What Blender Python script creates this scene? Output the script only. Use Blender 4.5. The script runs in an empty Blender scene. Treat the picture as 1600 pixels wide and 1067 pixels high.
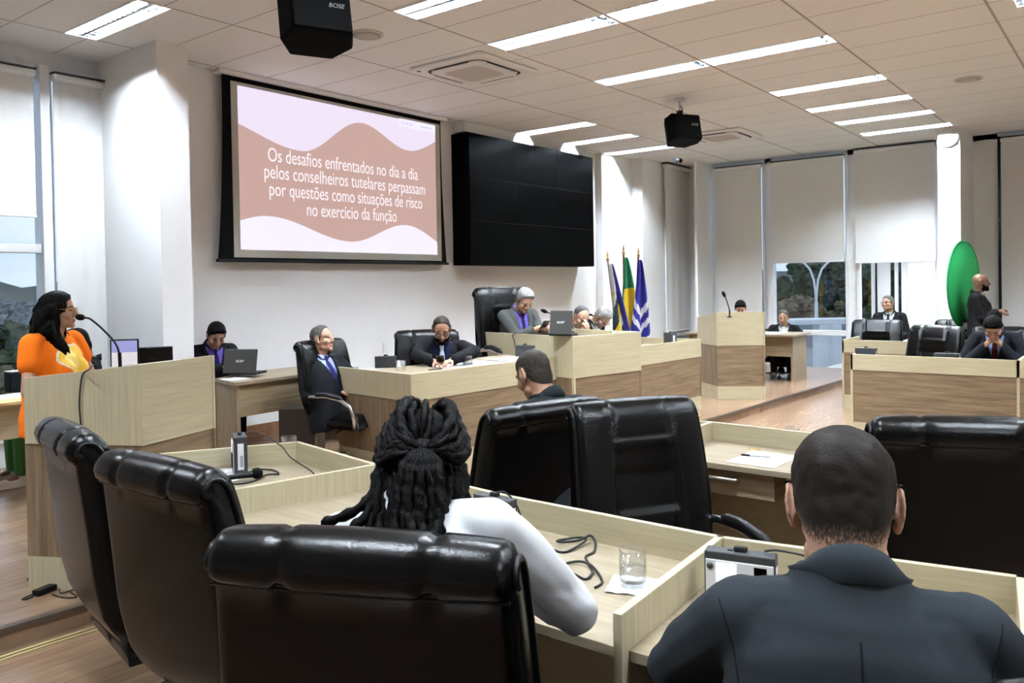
import bpy, bmesh, math, random
import numpy as np
from mathutils import Vector, Matrix
random.seed(7); RNG = np.random.default_rng(7)
C = bpy.context.scene.collection
SC = bpy.context.scene
R = math.radians
# ---------------------------------------------------------------- camera (stands at the back of the chamber, 1.65 m above the floor)
F_PX, CX, CY, H_CAM = 1268.0, 800.0, 465.0, 1.65
YAW, PITCH, ROLL = R(37.97), R(0.93), R(-0.98)
_fw = np.array([math.cos(YAW)*math.cos(PITCH), math.sin(YAW)*math.cos(PITCH), -math.sin(PITCH)])
_r0 = np.array([math.sin(YAW), -math.cos(YAW), 0.0]); _u0 = np.cross(_r0, _fw)
_r = _r0*math.cos(ROLL) + _u0*math.sin(ROLL); _u = -_r0*math.sin(ROLL) + _u0*math.cos(ROLL)
cam = bpy.data.objects.new('camera', bpy.data.cameras.new('camera')); C.objects.link(cam)
cam.matrix_world = Matrix(((_r[0], _u[0], -_fw[0], 0), (_r[1], _u[1], -_fw[1], 0), (_r[2], _u[2], -_fw[2], H_CAM), (0, 0, 0, 1)))
cam.data.sensor_fit = 'HORIZONTAL'; cam.data.sensor_width = 36.0
cam.data.lens = F_PX/1600*36.0
cam.data.shift_y = -(533.5-CY)/1600.0
cam.data.clip_start = 0.05; cam.data.clip_end = 500
SC.camera = cam
def ray(x, y): return _fw + (x-CX)/F_PX*_r - (y-CY)/F_PX*_u
def P(x, y, d): v = ray(x, y)*d; return Vector((v[0], v[1], v[2]+H_CAM))          # point seen at a pixel, d metres into the room
def PZ(x, y, z): v = ray(x, y); v = v*((z-H_CAM)/v[2]); return Vector((v[0], v[1], z))
# ---------------------------------------------------------------- world, sun, exposure
w = bpy.data.worlds.new('world'); SC.world = w; w.use_nodes = True
nt = w.node_tree; nt.nodes.clear()
out = nt.nodes.new('ShaderNodeOutputWorld'); bg = nt.nodes.new('ShaderNodeBackground')
tc = nt.nodes.new('ShaderNodeTexCoord'); mp = nt.nodes.new('ShaderNodeMapping'); mp.inputs['Scale'].default_value = (1, 1, 3.5)
nz = nt.nodes.new('ShaderNodeTexNoise'); nz.inputs['Scale'].default_value = 3.0; nz.inputs['Detail'].default_value = 6
cr = nt.nodes.new('ShaderNodeValToRGB'); cr.color_ramp.elements[0].position = .38; cr.color_ramp.elements[1].position = .7
cr.color_ramp.elements[0].color = (.52, .64, .86, 1); cr.color_ramp.elements[1].color = (.82, .87, .95, 1)
nt.links.new(tc.outputs['Generated'], mp.inputs['Vector']); nt.links.new(mp.outputs[0], nz.inputs['Vector'])
nt.links.new(nz.outputs['Fac'], cr.inputs['Fac']); nt.links.new(cr.outputs[0], bg.inputs['Color'])
bg.inputs['Strength'].default_value = .72; nt.links.new(bg.outputs[0], out.inputs['Surface'])
SC.view_settings.view_transform = 'Standard'; SC.view_settings.look = 'None'
SC.view_settings.exposure = 0.92; SC.view_settings.gamma = 1.0; SC.view_settings.use_curve_mapping = False
TUBE = 500.0            # brightness of the fluorescent tubes
SC.cycles.max_bounces = 8; SC.cycles.diffuse_bounces = 5; SC.cycles.glossy_bounces = 3; SC.cycles.transmission_bounces = 8
SC.cycles.caustics_reflective = False; SC.cycles.caustics_refractive = False; SC.cycles.sample_clamp_indirect = 6.0
SC.cycles.use_denoising = True
# ---------------------------------------------------------------- materials
MATS = {}
def mat(name, col=(.8, .8, .8), rough=.5, metal=0.0, spec=.5, noise=0.0, nscale=20.0, bump=0.0, bscale=80.0, emit=None, estr=1.0, trans=0.0, ior=1.45, coat=0.0, sheen=0.0, stretch=None):
    if name in MATS: return MATS[name]
    m = bpy.data.materials.new(name); m.use_nodes = True; t = m.node_tree; b = t.nodes['Principled BSDF']
    b.inputs['Base Color'].default_value = (*col, 1); b.inputs['Roughness'].default_value = rough; b.inputs['Metallic'].default_value = metal
    b.inputs['Specular IOR Level'].default_value = spec; b.inputs['IOR'].default_value = ior
    b.inputs['Transmission Weight'].default_value = trans; b.inputs['Coat Weight'].default_value = coat; b.inputs['Sheen Weight'].default_value = sheen
    if emit: b.inputs['Emission Color'].default_value = (*emit, 1); b.inputs['Emission Strength'].default_value = estr
    if noise or bump:
        co = t.nodes.new('ShaderNodeTexCoord'); vec = co.outputs['Object']
        if stretch:
            mm = t.nodes.new('ShaderNodeMapping'); mm.inputs['Scale'].default_value = stretch; t.links.new(vec, mm.inputs['Vector']); vec = mm.outputs[0]
    if noise:
        n = t.nodes.new('ShaderNodeTexNoise'); n.inputs['Scale'].default_value = nscale; n.inputs['Detail'].default_value = 5
        r = t.nodes.new('ShaderNodeValToRGB'); r.color_ramp.elements[0].position = .3; r.color_ramp.elements[1].position = .7
        r.color_ramp.elements[0].color = (*[c*(1-noise) for c in col], 1); r.color_ramp.elements[1].color = (*[min(1, c*(1+noise)) for c in col], 1)
        t.links.new(vec, n.inputs['Vector']); t.links.new(n.outputs['Fac'], r.inputs['Fac']); t.links.new(r.outputs[0], b.inputs['Base Color'])
    if bump:
        n2 = t.nodes.new('ShaderNodeTexNoise'); n2.inputs['Scale'].default_value = bscale; n2.inputs['Detail'].default_value = 4
        bp = t.nodes.new('ShaderNodeBump'); bp.inputs['Strength'].default_value = bump; bp.inputs['Distance'].default_value = .01
        t.links.new(vec, n2.inputs['Vector']); t.links.new(n2.outputs['Fac'], bp.inputs['Height']); t.links.new(bp.outputs[0], b.inputs['Normal'])
    MATS[name] = m; return m
def wood(name, c1, c2, stretch, scale=6.0, rough=.42, lo=.35, hi=.68):
    m = bpy.data.materials.new(name); m.use_nodes = True; t = m.node_tree; b = t.nodes['Principled BSDF']
    co = t.nodes.new('ShaderNodeTexCoord'); mm = t.nodes.new('ShaderNodeMapping'); mm.inputs['Scale'].default_value = stretch
    n = t.nodes.new('ShaderNodeTexNoise'); n.inputs['Scale'].default_value = scale; n.inputs['Detail'].default_value = 7; n.inputs['Roughness'].default_value = .62; n.inputs['Distortion'].default_value = .35
    r = t.nodes.new('ShaderNodeValToRGB'); r.color_ramp.elements[0].position = lo; r.color_ramp.elements[1].position = hi
    r.color_ramp.elements[0].color = (*c1, 1); r.color_ramp.elements[1].color = (*c2, 1)
    t.links.new(co.outputs['Object'], mm.inputs['Vector']); t.links.new(mm.outputs[0], n.inputs['Vector'])
    t.links.new(n.outputs['Fac'], r.inputs['Fac']); t.links.new(r.outputs[0], b.inputs['Base Color'])
    b.inputs['Roughness'].default_value = rough; MATS[name] = m; return m
MP1, MP2 = (.385, .340, .222), (.475, .425, .292)
wood('maple_v', MP1, MP2, (14, 14, .5), 5); wood('maple_h', MP1, MP2, (.5, .5, 14), 5); wood('maple_edge', (.72, .66, .50), (.80, .74, .58), (1, 1, 1), 5)
OK1, OK2 = (.108, .070, .038), (.268, .195, .122)
wood('oak_h', OK1, OK2, (.55, .55, 9), 4, .45, .3, .72); wood('oak_v', OK1, OK2, (9, 9, .5), 4, .45, .3, .72)
wood('ash_top', (.205, .166, .110), (.305, .252, .176), (9, .6, 9), 3.2, .38, .3, .72)
wood('ash_top_x', (.205, .166, .110), (.305, .252, .176), (.6, 9, 9), 3.2, .38, .3, .72)
wood('ash_v', (.18, .13, .078), (.31, .24, .155), (16, 16, .6), 4, .45); wood('ash_h', (.22, .168, .102), (.34, .268, .168), (.6, .6, 14), 4, .45)
mat('leather', (.0024, .0022, .0023), .26, 0, .20, bump=.10, bscale=160); mat('leather_soft', (.003, .003, .003), .36, 0, .2, bump=.2, bscale=26)
mat('black_plastic', (.004, .004, .0043), .45, 0, .22); mat('speaker_black', (.0008, .0008, .0009), .6, 0, .05); mat('chrome', (.62, .63, .65), .18, 1.0); mat('rubber', (.01, .01, .01), .8)
mat('white_wall', (.84, .86, .88), .85, noise=.015, nscale=3); mat('white_paint', (.84, .85, .86), .6); mat('frame_white', (.78, .81, .84), .4)
mat('blind', (.74, .755, .76), .9, noise=.02, nscale=300); mat('paper', (.64, .65, .67), .8); mat('ink', (.03, .03, .05), .6)
mat('black_screen', (.0005, .0005, .0006), .35, 0, .03); mat('black_cloth', (.003, .003, .0033), .85, 0, .1)
def thin_glass(name, tint, gl0, gl1):
    m = bpy.data.materials.new(name); m.use_nodes = True; t = m.node_tree; t.nodes.clear(); MATS[name] = m
    o_ = t.nodes.new('ShaderNodeOutputMaterial'); tr = t.nodes.new('ShaderNodeBsdfTransparent'); gl = t.nodes.new('ShaderNodeBsdfGlossy'); mx = t.nodes.new('ShaderNodeMixShader'); lw = t.nodes.new('ShaderNodeLayerWeight'); mr = t.nodes.new('ShaderNodeMapRange')
    lw.inputs['Blend'].default_value = .35; mr.inputs['To Min'].default_value = gl0; mr.inputs['To Max'].default_value = gl1; gl.inputs['Roughness'].default_value = .04; tr.inputs['Color'].default_value = (*tint, 1)
    t.links.new(lw.outputs['Facing'], mr.inputs['Value']); t.links.new(mr.outputs[0], mx.inputs[0]); t.links.new(tr.outputs[0], mx.inputs[1]); t.links.new(gl.outputs[0], mx.inputs[2]); t.links.new(mx.outputs[0], o_.inputs[0])
thin_glass('glass', (.985, .99, .99), .025, .42); thin_glass('water', (.97, .98, .99), .06, .35)
mat('grey_plastic', (.030, .032, .036), .5); mat('silver_plastic', (.62, .64, .66), .4); mat('baseboard_wood', (.30, .15, .08), .5, noise=.2, nscale=12)
mat('steel', (.55, .56, .57), .3, 1.0); mat('gold', (.55, .36, .12), .35, 1.0); mat('red_wood', (.16, .05, .03), .4)
m = bpy.data.materials.new('pane'); m.use_nodes = True; t = m.node_tree; t.nodes.clear(); MATS['pane'] = m
o_ = t.nodes.new('ShaderNodeOutputMaterial'); tr = t.nodes.new('ShaderNodeBsdfTransparent'); gl = t.nodes.new('ShaderNodeBsdfGlossy'); mx = t.nodes.new('ShaderNodeMixShader')
gl.inputs['Roughness'].default_value = .02; tr.inputs['Color'].default_value = (.93, .97, .98, 1); mx.inputs[0].default_value = .06
t.links.new(tr.outputs[0], mx.inputs[1]); t.links.new(gl.outputs[0], mx.inputs[2]); t.links.new(mx.outputs[0], o_.inputs[0])
# ---------------------------------------------------------------- mesh helpers
class MB:
    def __init__(s): s.v = []; s.f = []; s.m = []; s.sm = []
    def add(s, vs, fs, mi=0, smooth=False):
        b = len(s.v); s.v += [tuple(v) for v in vs]; s.f += [tuple(i+b for i in f) for f in fs]; s.m += [mi]*len(fs); s.sm += [smooth]*len(fs); return s
    def box(s, x0, x1, y0, y1, z0, z1, mi=0, M=None):
        vs = [Vector((x, y, z)) for z in (z0, z1) for y in (y0, y1) for x in (x0, x1)]
        if M is not None: vs = [M @ v for v in vs]
        return s.add(vs, [(0, 2, 3, 1), (4, 5, 7, 6), (0, 1, 5, 4), (2, 6, 7, 3), (0, 4, 6, 2), (1, 3, 7, 5)], mi)
    def prism(s, poly, z0, z1, mi=0):
        n = len(poly); a = sum(poly[i][0]*poly[(i+1) % n][1]-poly[(i+1) % n][0]*poly[i][1] for i in range(n))
        if a < 0: poly = poly[::-1]
        vs = [(p[0], p[1], z0) for p in poly]+[(p[0], p[1], z1) for p in poly]
        return s.add(vs, [tuple(range(n))[::-1], tuple(range(n, 2*n))]+[(i, (i+1) % n, n+(i+1) % n, n+i) for i in range(n)], mi)
    def wall(s, a, b, t, z0, z1, mi=0, z1b=None):        # upright board from plan point a to b, thickness t to the left of a->b
        a = Vector(a[:2]); b = Vector(b[:2]); n = Vector((-(b-a).y, (b-a).x)).normalized()*t; z1b = z1 if z1b is None else z1b
        vs = [(*a, z0), (*b, z0), (*(b+n), z0), (*(a+n), z0), (*a, z1), (*b, z1b), (*(b+n), z1b), (*(a+n), z1)]
        fs = [(3, 2, 1, 0), (4, 5, 6, 7), (0, 1, 5, 4), (1, 2, 6, 5), (2, 3, 7, 6), (3, 0, 4, 7)]
        if t < 0: fs = [f[::-1] for f in fs]
        return s.add(vs, fs, mi)
    def tube(s, pts, r, n=8, mi=0, cap=True, closed=False):
        pts = [Vector(p) for p in pts]; N = len(pts); rs = r if hasattr(r, '__len__') else [r]*N
        vs = []; prev = None
        for i, p in enumerate(pts):
            d = (pts[min(i+1, N-1)]-pts[max(i-1, 0)]) if not closed else (pts[(i+1) % N]-pts[i-1])
            d = d.normalized() if d.length > 1e-9 else Vector((0, 0, 1))
            if prev is None:
                a = Vector((0, 0, 1)) if abs(d.z) < .9 else Vector((1, 0, 0)); e1 = d.cross(a).normalized()
            else: e1 = (prev-d*prev.dot(d)).normalized()
            prev = e1; e2 = d.cross(e1)
            vs += [p+(e1*math.cos(2*math.pi*k/n)+e2*math.sin(2*math.pi*k/n))*rs[i] for k in range(n)]
        fs = []
        for i in range(N if closed else N-1):
            j = (i+1) % N
            for k in range(n): fs.append((i*n+k, i*n+(k+1) % n, j*n+(k+1) % n, j*n+k))
        s.add(vs, fs, mi, True)
        if cap and not closed: s.add(vs[:n], [tuple(range(n))[::-1]], mi); s.add(vs[-n:], [tuple(range(n))], mi)
        return s
    def lathe(s, prof, n=16, mi=0, M=None, smooth=True):   # prof: (r, z) from bottom to top
        vs = []
        for r, z in prof: vs += [Vector((r*math.cos(2*math.pi*k/n), r*math.sin(2*math.pi*k/n), z)) for k in range(n)]
        if M is not None: vs = [M @ v for v in vs]
        fs = [(i*n+k, i*n+(k+1) % n, (i+1)*n+(k+1) % n, (i+1)*n+k) for i in range(len(prof)-1) for k in range(n)]
        if prof[0][0] > 1e-5: fs.append(tuple(range(n))[::-1])
        if prof[-1][0] > 1e-5: fs.append(tuple(range((len(prof)-1)*n, len(prof)*n)))
        return s.add(vs, fs, mi, smooth)
    def ell(s, c, r, M=None, n=16, k=10, mi=0):
        vs = []; c = Vector(c)
        for i in range(k+1):
            th = math.pi*i/k-math.pi/2
            for j in range(n):
                ph = 2*math.pi*j/n; v = Vector((r[0]*math.cos(th)*math.cos(ph), r[1]*math.cos(th)*math.sin(ph), r[2]*math.sin(th)))
                if M is not None: v = M @ v
                vs.append(c+v)
        return s.add(vs, [(i*n+j, i*n+(j+1) % n, (i+1)*n+(j+1) % n, (i+1)*n+j) for i in range(k) for j in range(n)], mi, True)
    def cap(s, a, b, ra, rb, n=12, mi=0):                    # tapered capsule
        a = Vector(a); b = Vector(b); L = (b-a).length
        M = Matrix.Translation(a) @ (b-a).to_track_quat('Z', 'Y').to_matrix().to_4x4()
        pr = [(max(ra*math.cos(t), 1e-4), ra*math.sin(t)) for t in np.linspace(-math.pi/2, 0, 5)]+[(max(rb*math.cos(t), 1e-4), L+rb*math.sin(t)) for t in np.linspace(0, math.pi/2, 5)]
        return s.lathe(pr, n, mi, M)
    def build(s, name, mats, parent=None, bevel=0.0, smooth=None, seg=2):
        me = bpy.data.meshes.new(name); me.from_pydata(s.v, [], s.f)
        for mm in (mats if isinstance(mats, (list, tuple)) else [mats]): me.materials.append(MATS[mm] if isinstance(mm, str) else mm)
        me.polygons.foreach_set('material_index', s.m); me.polygons.foreach_set('use_smooth', s.sm if smooth is None else [smooth]*len(s.f))
        me.update(); o = bpy.data.objects.new(name, me); C.objects.link(o)
        if parent: o.parent = parent
        if bevel:
            bv = o.modifiers.new('bevel', 'BEVEL'); bv.width = bevel; bv.segments = seg; bv.limit_method = 'ANGLE'; bv.angle_limit = R(40)
        return o
def tag(o, label=None, cat=None, group=None, kind=None):
    if label: o['label'] = label
    if cat: o['category'] = cat
    if group: o['group'] = group
    if kind: o['kind'] = kind
    return o
def thing(name, label, cat, loc=(0, 0, 0), rz=0, group=None, scale=None):
    o = bpy.data.objects.new(name, None); C.objects.link(o); o.empty_display_size = .1; o.location = loc; o.rotation_euler = (0, 0, rz)
    if scale: o.scale = scale
    return tag(o, label, cat, group)
def copy_tree(o, parent=None):
    c = o.copy(); C.objects.link(c)
    if parent: c.parent = parent
    for ch in list(o.children): copy_tree(ch, c)
    return c
def place(proto, used, loc, rz, label, scale=None):
    o = copy_tree(proto) if used else proto
    o.location = loc; o.rotation_euler = (0, 0, rz); o['label'] = label
    if scale: o.scale = scale
    return o
def wallat(s): return tag(s, kind='structure')
def text_mesh(name, body, size, M, material, parent=None, align='CENTER', ext=.0005, spacing=1.0, sx=1.0, bold=0.0):
    cu = bpy.data.curves.new(name, 'FONT'); cu.body = body; cu.size = size; cu.align_x = align; cu.align_y = 'CENTER'; cu.extrude = ext; cu.space_line = spacing; cu.offset = bold
    t = bpy.data.objects.new(name+'_curve', cu); C.objects.link(t); dg = bpy.context.evaluated_depsgraph_get()
    me = bpy.data.meshes.new_from_object(t.evaluated_get(dg)); bpy.data.objects.remove(t); bpy.data.curves.remove(cu)
    me.transform(Matrix.Diagonal((sx, 1, 1, 1))); me.transform(M); me.materials.clear(); me.materials.append(MATS[material]); me.name = name
    o = bpy.data.objects.new(name, me); C.objects.link(o)
    if parent: o.parent = parent
    return o
def frame3(origin, xdir, zdir):            # text plane: x along xdir, up along zdir
    x = Vector(xdir).normalized(); y = Vector(zdir).normalized(); n = x.cross(y)
    return Matrix(((x.x, y.x, n.x, origin[0]), (x.y, y.y, n.y, origin[1]), (x.z, y.z, n.z, origin[2]), (0, 0, 0, 1)))
# ================================================================ THE ROOM
XL, XR, YB, YF, ZC, ZP = -3.0, 14.6, -5.0, 7.97, 3.86, 0.10
def step_y(x): return 4.17-0.0435*(x-1.4)
def surf_mat(name, build):
    m = bpy.data.materials.new(name); m.use_nodes = True; build(m.node_tree, m.node_tree.nodes['Principled BSDF']); MATS[name] = m; return m
def floor_nodes(t, b):
    co = t.nodes.new('ShaderNodeTexCoord'); br = t.nodes.new('ShaderNodeTexBrick'); n = t.nodes.new('ShaderNodeTexNoise'); mp = t.nodes.new('ShaderNodeMapping'); mx = t.nodes.new('ShaderNodeMix')
    br.inputs['Scale'].default_value = 1.0; br.inputs['Brick Width'].default_value = 1.25; br.inputs['Row Height'].default_value = .19; br.inputs['Mortar Size'].default_value = .002
    br.offset = .37; br.inputs['Color1'].default_value = (.205, .128, .080, 1); br.inputs['Color2'].default_value = (.262, .172, .114, 1); br.inputs['Mortar'].default_value = (.16, .09, .055, 1); br.inputs['Bias'].default_value = .1
    mp.inputs['Scale'].default_value = (1.2, 13, 1); n.inputs['Scale'].default_value = 3; n.inputs['Detail'].default_value = 6; n.inputs['Distortion'].default_value = .6
    t.links.new(co.outputs['Object'], br.inputs['Vector']); t.links.new(co.outputs['Object'], mp.inputs['Vector']); t.links.new(mp.outputs[0], n.inputs['Vector'])
    r = t.nodes.new('ShaderNodeValToRGB'); r.color_ramp.elements[0].position = .3; r.color_ramp.elements[1].position = .75; r.color_ramp.elements[0].color = (.74, .72, .70, 1); r.color_ramp.elements[1].color = (1.1, 1.09, 1.08, 1)
    mx.data_type = 'RGBA'; mx.blend_type = 'MULTIPLY'; mx.inputs[0].default_value = 1
    t.links.new(n.outputs['Fac'], r.inputs['Fac']); t.links.new(br.outputs['Color'], mx.inputs[6]); t.links.new(r.outputs[0], mx.inputs[7]); t.links.new(mx.outputs[2], b.inputs['Base Color'])
    b.inputs['Roughness'].default_value = .25; b.inputs['Specular IOR Level'].default_value = .6
surf_mat('laminate', floor_nodes)
def ceil_nodes(t, b):
    co = t.nodes.new('ShaderNodeTexCoord'); sp = t.nodes.new('ShaderNodeSeparateXYZ'); t.links.new(co.outputs['Object'], sp.inputs[0])
    def line(sock, off, per, w):
        a = t.nodes.new('ShaderNodeMath'); a.operation = 'SUBTRACT'; a.inputs[1].default_value = off-100*per; t.links.new(sock, a.inputs[0])
        d = t.nodes.new('ShaderNodeMath'); d.operation = 'MODULO'; d.inputs[1].default_value = per; t.links.new(a.outputs[0], d.inputs[0])
        e = t.nodes.new('ShaderNodeMath'); e.operation = 'LESS_THAN'; e.inputs[1].default_value = w; t.links.new(d.outputs[0], e.inputs[0]); return e.outputs[0]
    l1 = line(sp.outputs['X'], 5.775, .605, .011); l2 = line(sp.outputs['Y'], 2.245, 1.252, .022)
    mxx = t.nodes.new('ShaderNodeMath'); mxx.operation = 'MAXIMUM'; t.links.new(l1, mxx.inputs[0]); t.links.new(l2, mxx.inputs[1])
    vn = t.nodes.new('ShaderNodeTexNoise'); vn.inputs['Scale'].default_value = 1.1; vn.inputs['Detail'].default_value = 1
    t.links.new(co.outputs['Object'], vn.inputs['Vector'])
    cr_ = t.nodes.new('ShaderNodeValToRGB'); cr_.color_ramp.elements[0].color = (.85, .865, .88, 1); cr_.color_ramp.elements[1].color = (.88, .895, .91, 1); t.links.new(vn.outputs['Fac'], cr_.inputs['Fac'])
    mx = t.nodes.new('ShaderNodeMix'); mx.data_type = 'RGBA'; t.links.new(mxx.outputs[0], mx.inputs[0]); t.links.new(cr_.outputs[0], mx.inputs[6]); mx.inputs[7].default_value = (.42, .38, .36, 1)
    t.links.new(mx.outputs[2], b.inputs['Base Color']); b.inputs['Roughness'].default_value = .8
surf_mat('ceiling_tile', ceil_nodes)
wallat(MB().box(XL, XR+.2, YB, YF+.2, -.2, 0).build('floor', 'laminate'))
pl = [(XL, step_y(XL)), (XR, step_y(XR)), (XR, YF), (XL, YF)]
wallat(MB().prism(pl, 0, ZP).build('platform_floor', 'laminate'))
mat('nosing', (.10, .075, .06), .35, .3)
wallat(MB().wall((XL, step_y(XL)-.012), (XR, step_y(XR)-.012), .045, ZP-.022, ZP+.004).build('trim_1', 'nosing'))
mat('tape', (.55, .50, .22), .6)
# light fittings cut into the ceiling
LW, LL = .26, 1.22
LIGHTS = [(3.16, 6.02), (4.60, 3.52), (5.785, 3.52), (5.785, 2.26), (7.60, 3.52), (7.60, 2.26), (9.44, 2.25), (10.70, 2.25), (11.87, 2.22), (13.05, 2.20), (9.42, 6.02), (10.63, 6.02), (11.93, 6.02)]
LLAB = ['louvred ceiling light beside the white column over the left windows', 'louvred ceiling light cut by the top frame edge right of the large hanging speaker',
        'louvred ceiling light right beside the near air conditioner', 'louvred ceiling light end to end with the one beside the near air conditioner',
        'louvred ceiling light left of the far hanging speaker, nearer the projection wall', 'long louvred ceiling light with a black speck, end to end with its row neighbour',
        'first of the four staggered ceiling lights towards the far windows', 'second of the four staggered ceiling lights towards the far windows',
        'third of the four staggered ceiling lights towards the far windows', 'last of the four staggered ceiling lights, just before the white far column',
        'ceiling light above the right part of the black video wall', 'ceiling light past the video wall, second from the wall end', 'ceiling light in front of the bright wall corner by the flags']
UNSEEN = [(2.2, 1.0), (0.0, 1.0), (0.0, 4.6), (2.2, -1.5), (4.6, -1.5), (7.6, -.4), (9.44, -1.5), (11.9, -1.5), (0.0, -3.4), (4.6, -3.8), (7.6, -3.8)]
RECTS = [(x, x+LW, y, y+LL) for x, y in LIGHTS+UNSEEN]
bx = sorted({XL, XR}|{r[0] for r in RECTS}|{r[1] for r in RECTS}); by = sorted({YB, YF}|{r[2] for r in RECTS}|{r[3] for r in RECTS})
cb = MB()
for i in range(len(bx)-1):
    for j in range(len(by)-1):
        mxp, myp = (bx[i]+bx[i+1])/2, (by[j]+by[j+1])/2
        if not any(r[0] < mxp < r[1] and r[2] < myp < r[3] for r in RECTS):
            cb.add([(bx[i], by[j], ZC), (bx[i], by[j+1], ZC), (bx[i+1], by[j+1], ZC), (bx[i+1], by[j], ZC)], [(0, 1, 2, 3)])
cb.box(XL, XR+.2, YB, YF+.2, ZC+.16, ZC+.3)
wallat(cb.build('ceiling', 'ceiling_tile'))
mat('tube_glow', (1, 1, 1), .5, emit=(.83, .92, 1.0), estr=TUBE); mat('louvre', (.74, .77, .80), .10, 1.0); mat('fitting_white', (.86, .87, .88), .4)
def make_light():
    o = thing('ceiling_light', 'x', 'ceiling light', group='louvred ceiling lights')
    h = MB(); t = .09
    h.add([(0, 0, t), (LW, 0, t), (LW, LL, t), (0, LL, t)], [(0, 3, 2, 1)]).add([(0, 0, 0), (0, LL, 0), (0, LL, t), (0, 0, t)], [(0, 3, 2, 1)]).add([(LW, 0, 0), (LW, LL, 0), (LW, LL, t), (LW, 0, t)], [(0, 1, 2, 3)])
    h.add([(0, 0, 0), (LW, 0, 0), (LW, 0, t), (0, 0, t)], [(0, 1, 2, 3)]).add([(0, LL, 0), (LW, LL, 0), (LW, LL, t), (0, LL, t)], [(0, 3, 2, 1)])
    h.build('housing', 'louvre', o)
    f = MB(); e = .012
    f.box(-e, LW+e, -e, 0, -.006, .004).box(-e, LW+e, LL, LL+e, -.006, .004).box(-e, 0, 0, LL, -.006, .004).box(LW, LW+e, 0, LL, -.006, .004)
    f.build('frame', 'fitting_white', o)
    for x in (LW*.27, LW*.73):
        MB().tube([(x, .04, .062), (x, LL-.04, .062)], .014, 10).build('fluorescent_tube', 'tube_glow', o)
    lv = MB(); lv.box(LW/2-.012, LW/2+.012, 0, LL, 0, .05)
    for k in range(1, 15): lv.box(.004, LW-.004, LL*k/15-.003, LL*k/15+.003, .002, .040)
    lv.build('louvre', 'louvre', o)
    return o
lp = make_light()
for i, (x, y) in enumerate(LIGHTS+UNSEEN):
    place(lp, i > 0, (x, y, ZC), 0, LLAB[i] if i < len(LLAB) else 'louvred ceiling light behind the camera, outside the picture')
# walls
W_ = lambda nm, *b: wallat(MB().box(*b).build(nm, 'white_wall'))
W_('wall_front', 4.05, 11.85, 7.40, 7.60, 0, ZC); W_('wall_back', XL-.15, XL, YB, YF, 0, ZC); W_('wall_right', XL, XR+.2, YB-.15, YB, 0, ZC)
wl = MB().box(XL, 3.77, YF, YF+.15, 3.64, ZC).box(XL, 3.77, YF, YF+.15, 0, .32).box(XL, 1.6, YF, YF+.15, .32, 3.64)
wallat(wl.build('wall_left', 'white_wall'))
wallat(MB().box(3.76, 4.05, 6.86, YF+.1, 0, ZC).build('trim_2', 'white_wall'))      # column
fc = MB().box(11.85, 12.87, 7.27, 7.6, 0, ZC).box(12.87, 13.70, 7.06, 7.6, 0, ZC).box(13.9, XR, 6.5, 6.55, 0, ZC)
wallat(fc.build('trim_3', 'white_wall'))
fw_ = MB().box(XR, XR+.15, 6.42, 7.4, 0, ZC).box(XR, XR+.15, 5.36, 5.48, 0, ZC).box(XR, XR+.15, 3.90, 4.03, 0, ZC).box(XR, XR+.15, YB, .25, 0, ZC).box(XR, XR+.15, 1.80, 2.63, 0, ZC).box(XR, XR+.15, .25, 6.42, 3.78, ZC)
wallat(fw_.build('wall_far', 'white_wall'))
wallat(MB().box(13.46, XR, 2.13, 2.43, 0, ZC).build('trim_4', 'white_wall'))
wallat(MB().box(13.70, 14.6, 7.0, 7.1, 0, .45).box(13.0, 14.6, 7.45, 7.6, 0, ZC).build('wall_corner', 'white_wall'))
wallat(MB().box(4.05, 11.85, 7.382, 7.40, ZP, ZP+.12).build('baseboard_front', 'baseboard_wood'))
# windows: frame + pane, and their blinds
def window(nm, parts, pane):
    f = MB()
    for b in parts: f.box(*b)
    o = tag(f.build(nm, 'frame_white', bevel=.006), kind='structure')
    MB().box(*pane).build('pane', 'pane', o)['kind'] = 'structure'; return o
window('window_1', [(1.6, 1.66, YF-.03, YF+.1, .32, 3.64), (3.205, 3.29, YF-.09, YF+.1, .1, 3.72), (1.66, 3.21, YF-.04, YF+.08, 2.01, 2.09), (1.66, 3.21, YF-.02, YF+.1, .32, .40), (1.66, 3.21, YF-.02, YF+.1, 3.58, 3.64)], (1.66, 3.21, YF+.02, YF+.03, .40, 3.58))
window('window_2', [(3.29, 3.34, YF-.01, YF+.1, .32, 3.64), (3.70, 3.76, YF-.01, YF+.1, .32, 3.64), (3.34, 3.70, YF, YF+.1, .32, .4)], (3.34, 3.70, YF+.04, YF+.05, .4, 3.64))
window('window_3', [(13.70, 13.76, 7.0, 7.09, .45, 3.84), (14.54, 14.6, 7.0, 7.09, .45, 3.84), (13.76, 14.54, 7.0, 7.09, .62, .68), (13.76, 14.54, 7.0, 7.09, .45, .50)], (13.76, 14.54, 7.04, 7.05, .5, 3.84))
window('window_4', [(XR-.02, XR+.1, 5.48, 5.53, .02, 3.78), (XR-.02, XR+.1, 6.37, 6.42, .02, 3.78), (XR, XR+.1, 5.53, 6.37, .02, .1)], (XR+.05, XR+.06, 5.53, 6.37, .1, 3.78))
window('window_5', [(XR-.05, XR+.1, 5.32, 5.42, .1, 3.80), (XR-.04, XR+.1, 4.03, 4.07, .02, 3.78), (XR-.02, XR+.1, 4.07, 5.32, .66, .75), (XR-.02, XR+.1, 4.07, 5.32, .0, .07)], (XR+.05, XR+.06, 4.07, 5.32, .07, 3.78))
window('window_6', [(XR-.03, XR+.1, .25, .32, .02, 3.78), (XR, XR+.1, .32, 1.75, .02, .1)], (XR+.05, XR+.06, .32, 1.80, .1, 3.78))
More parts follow.
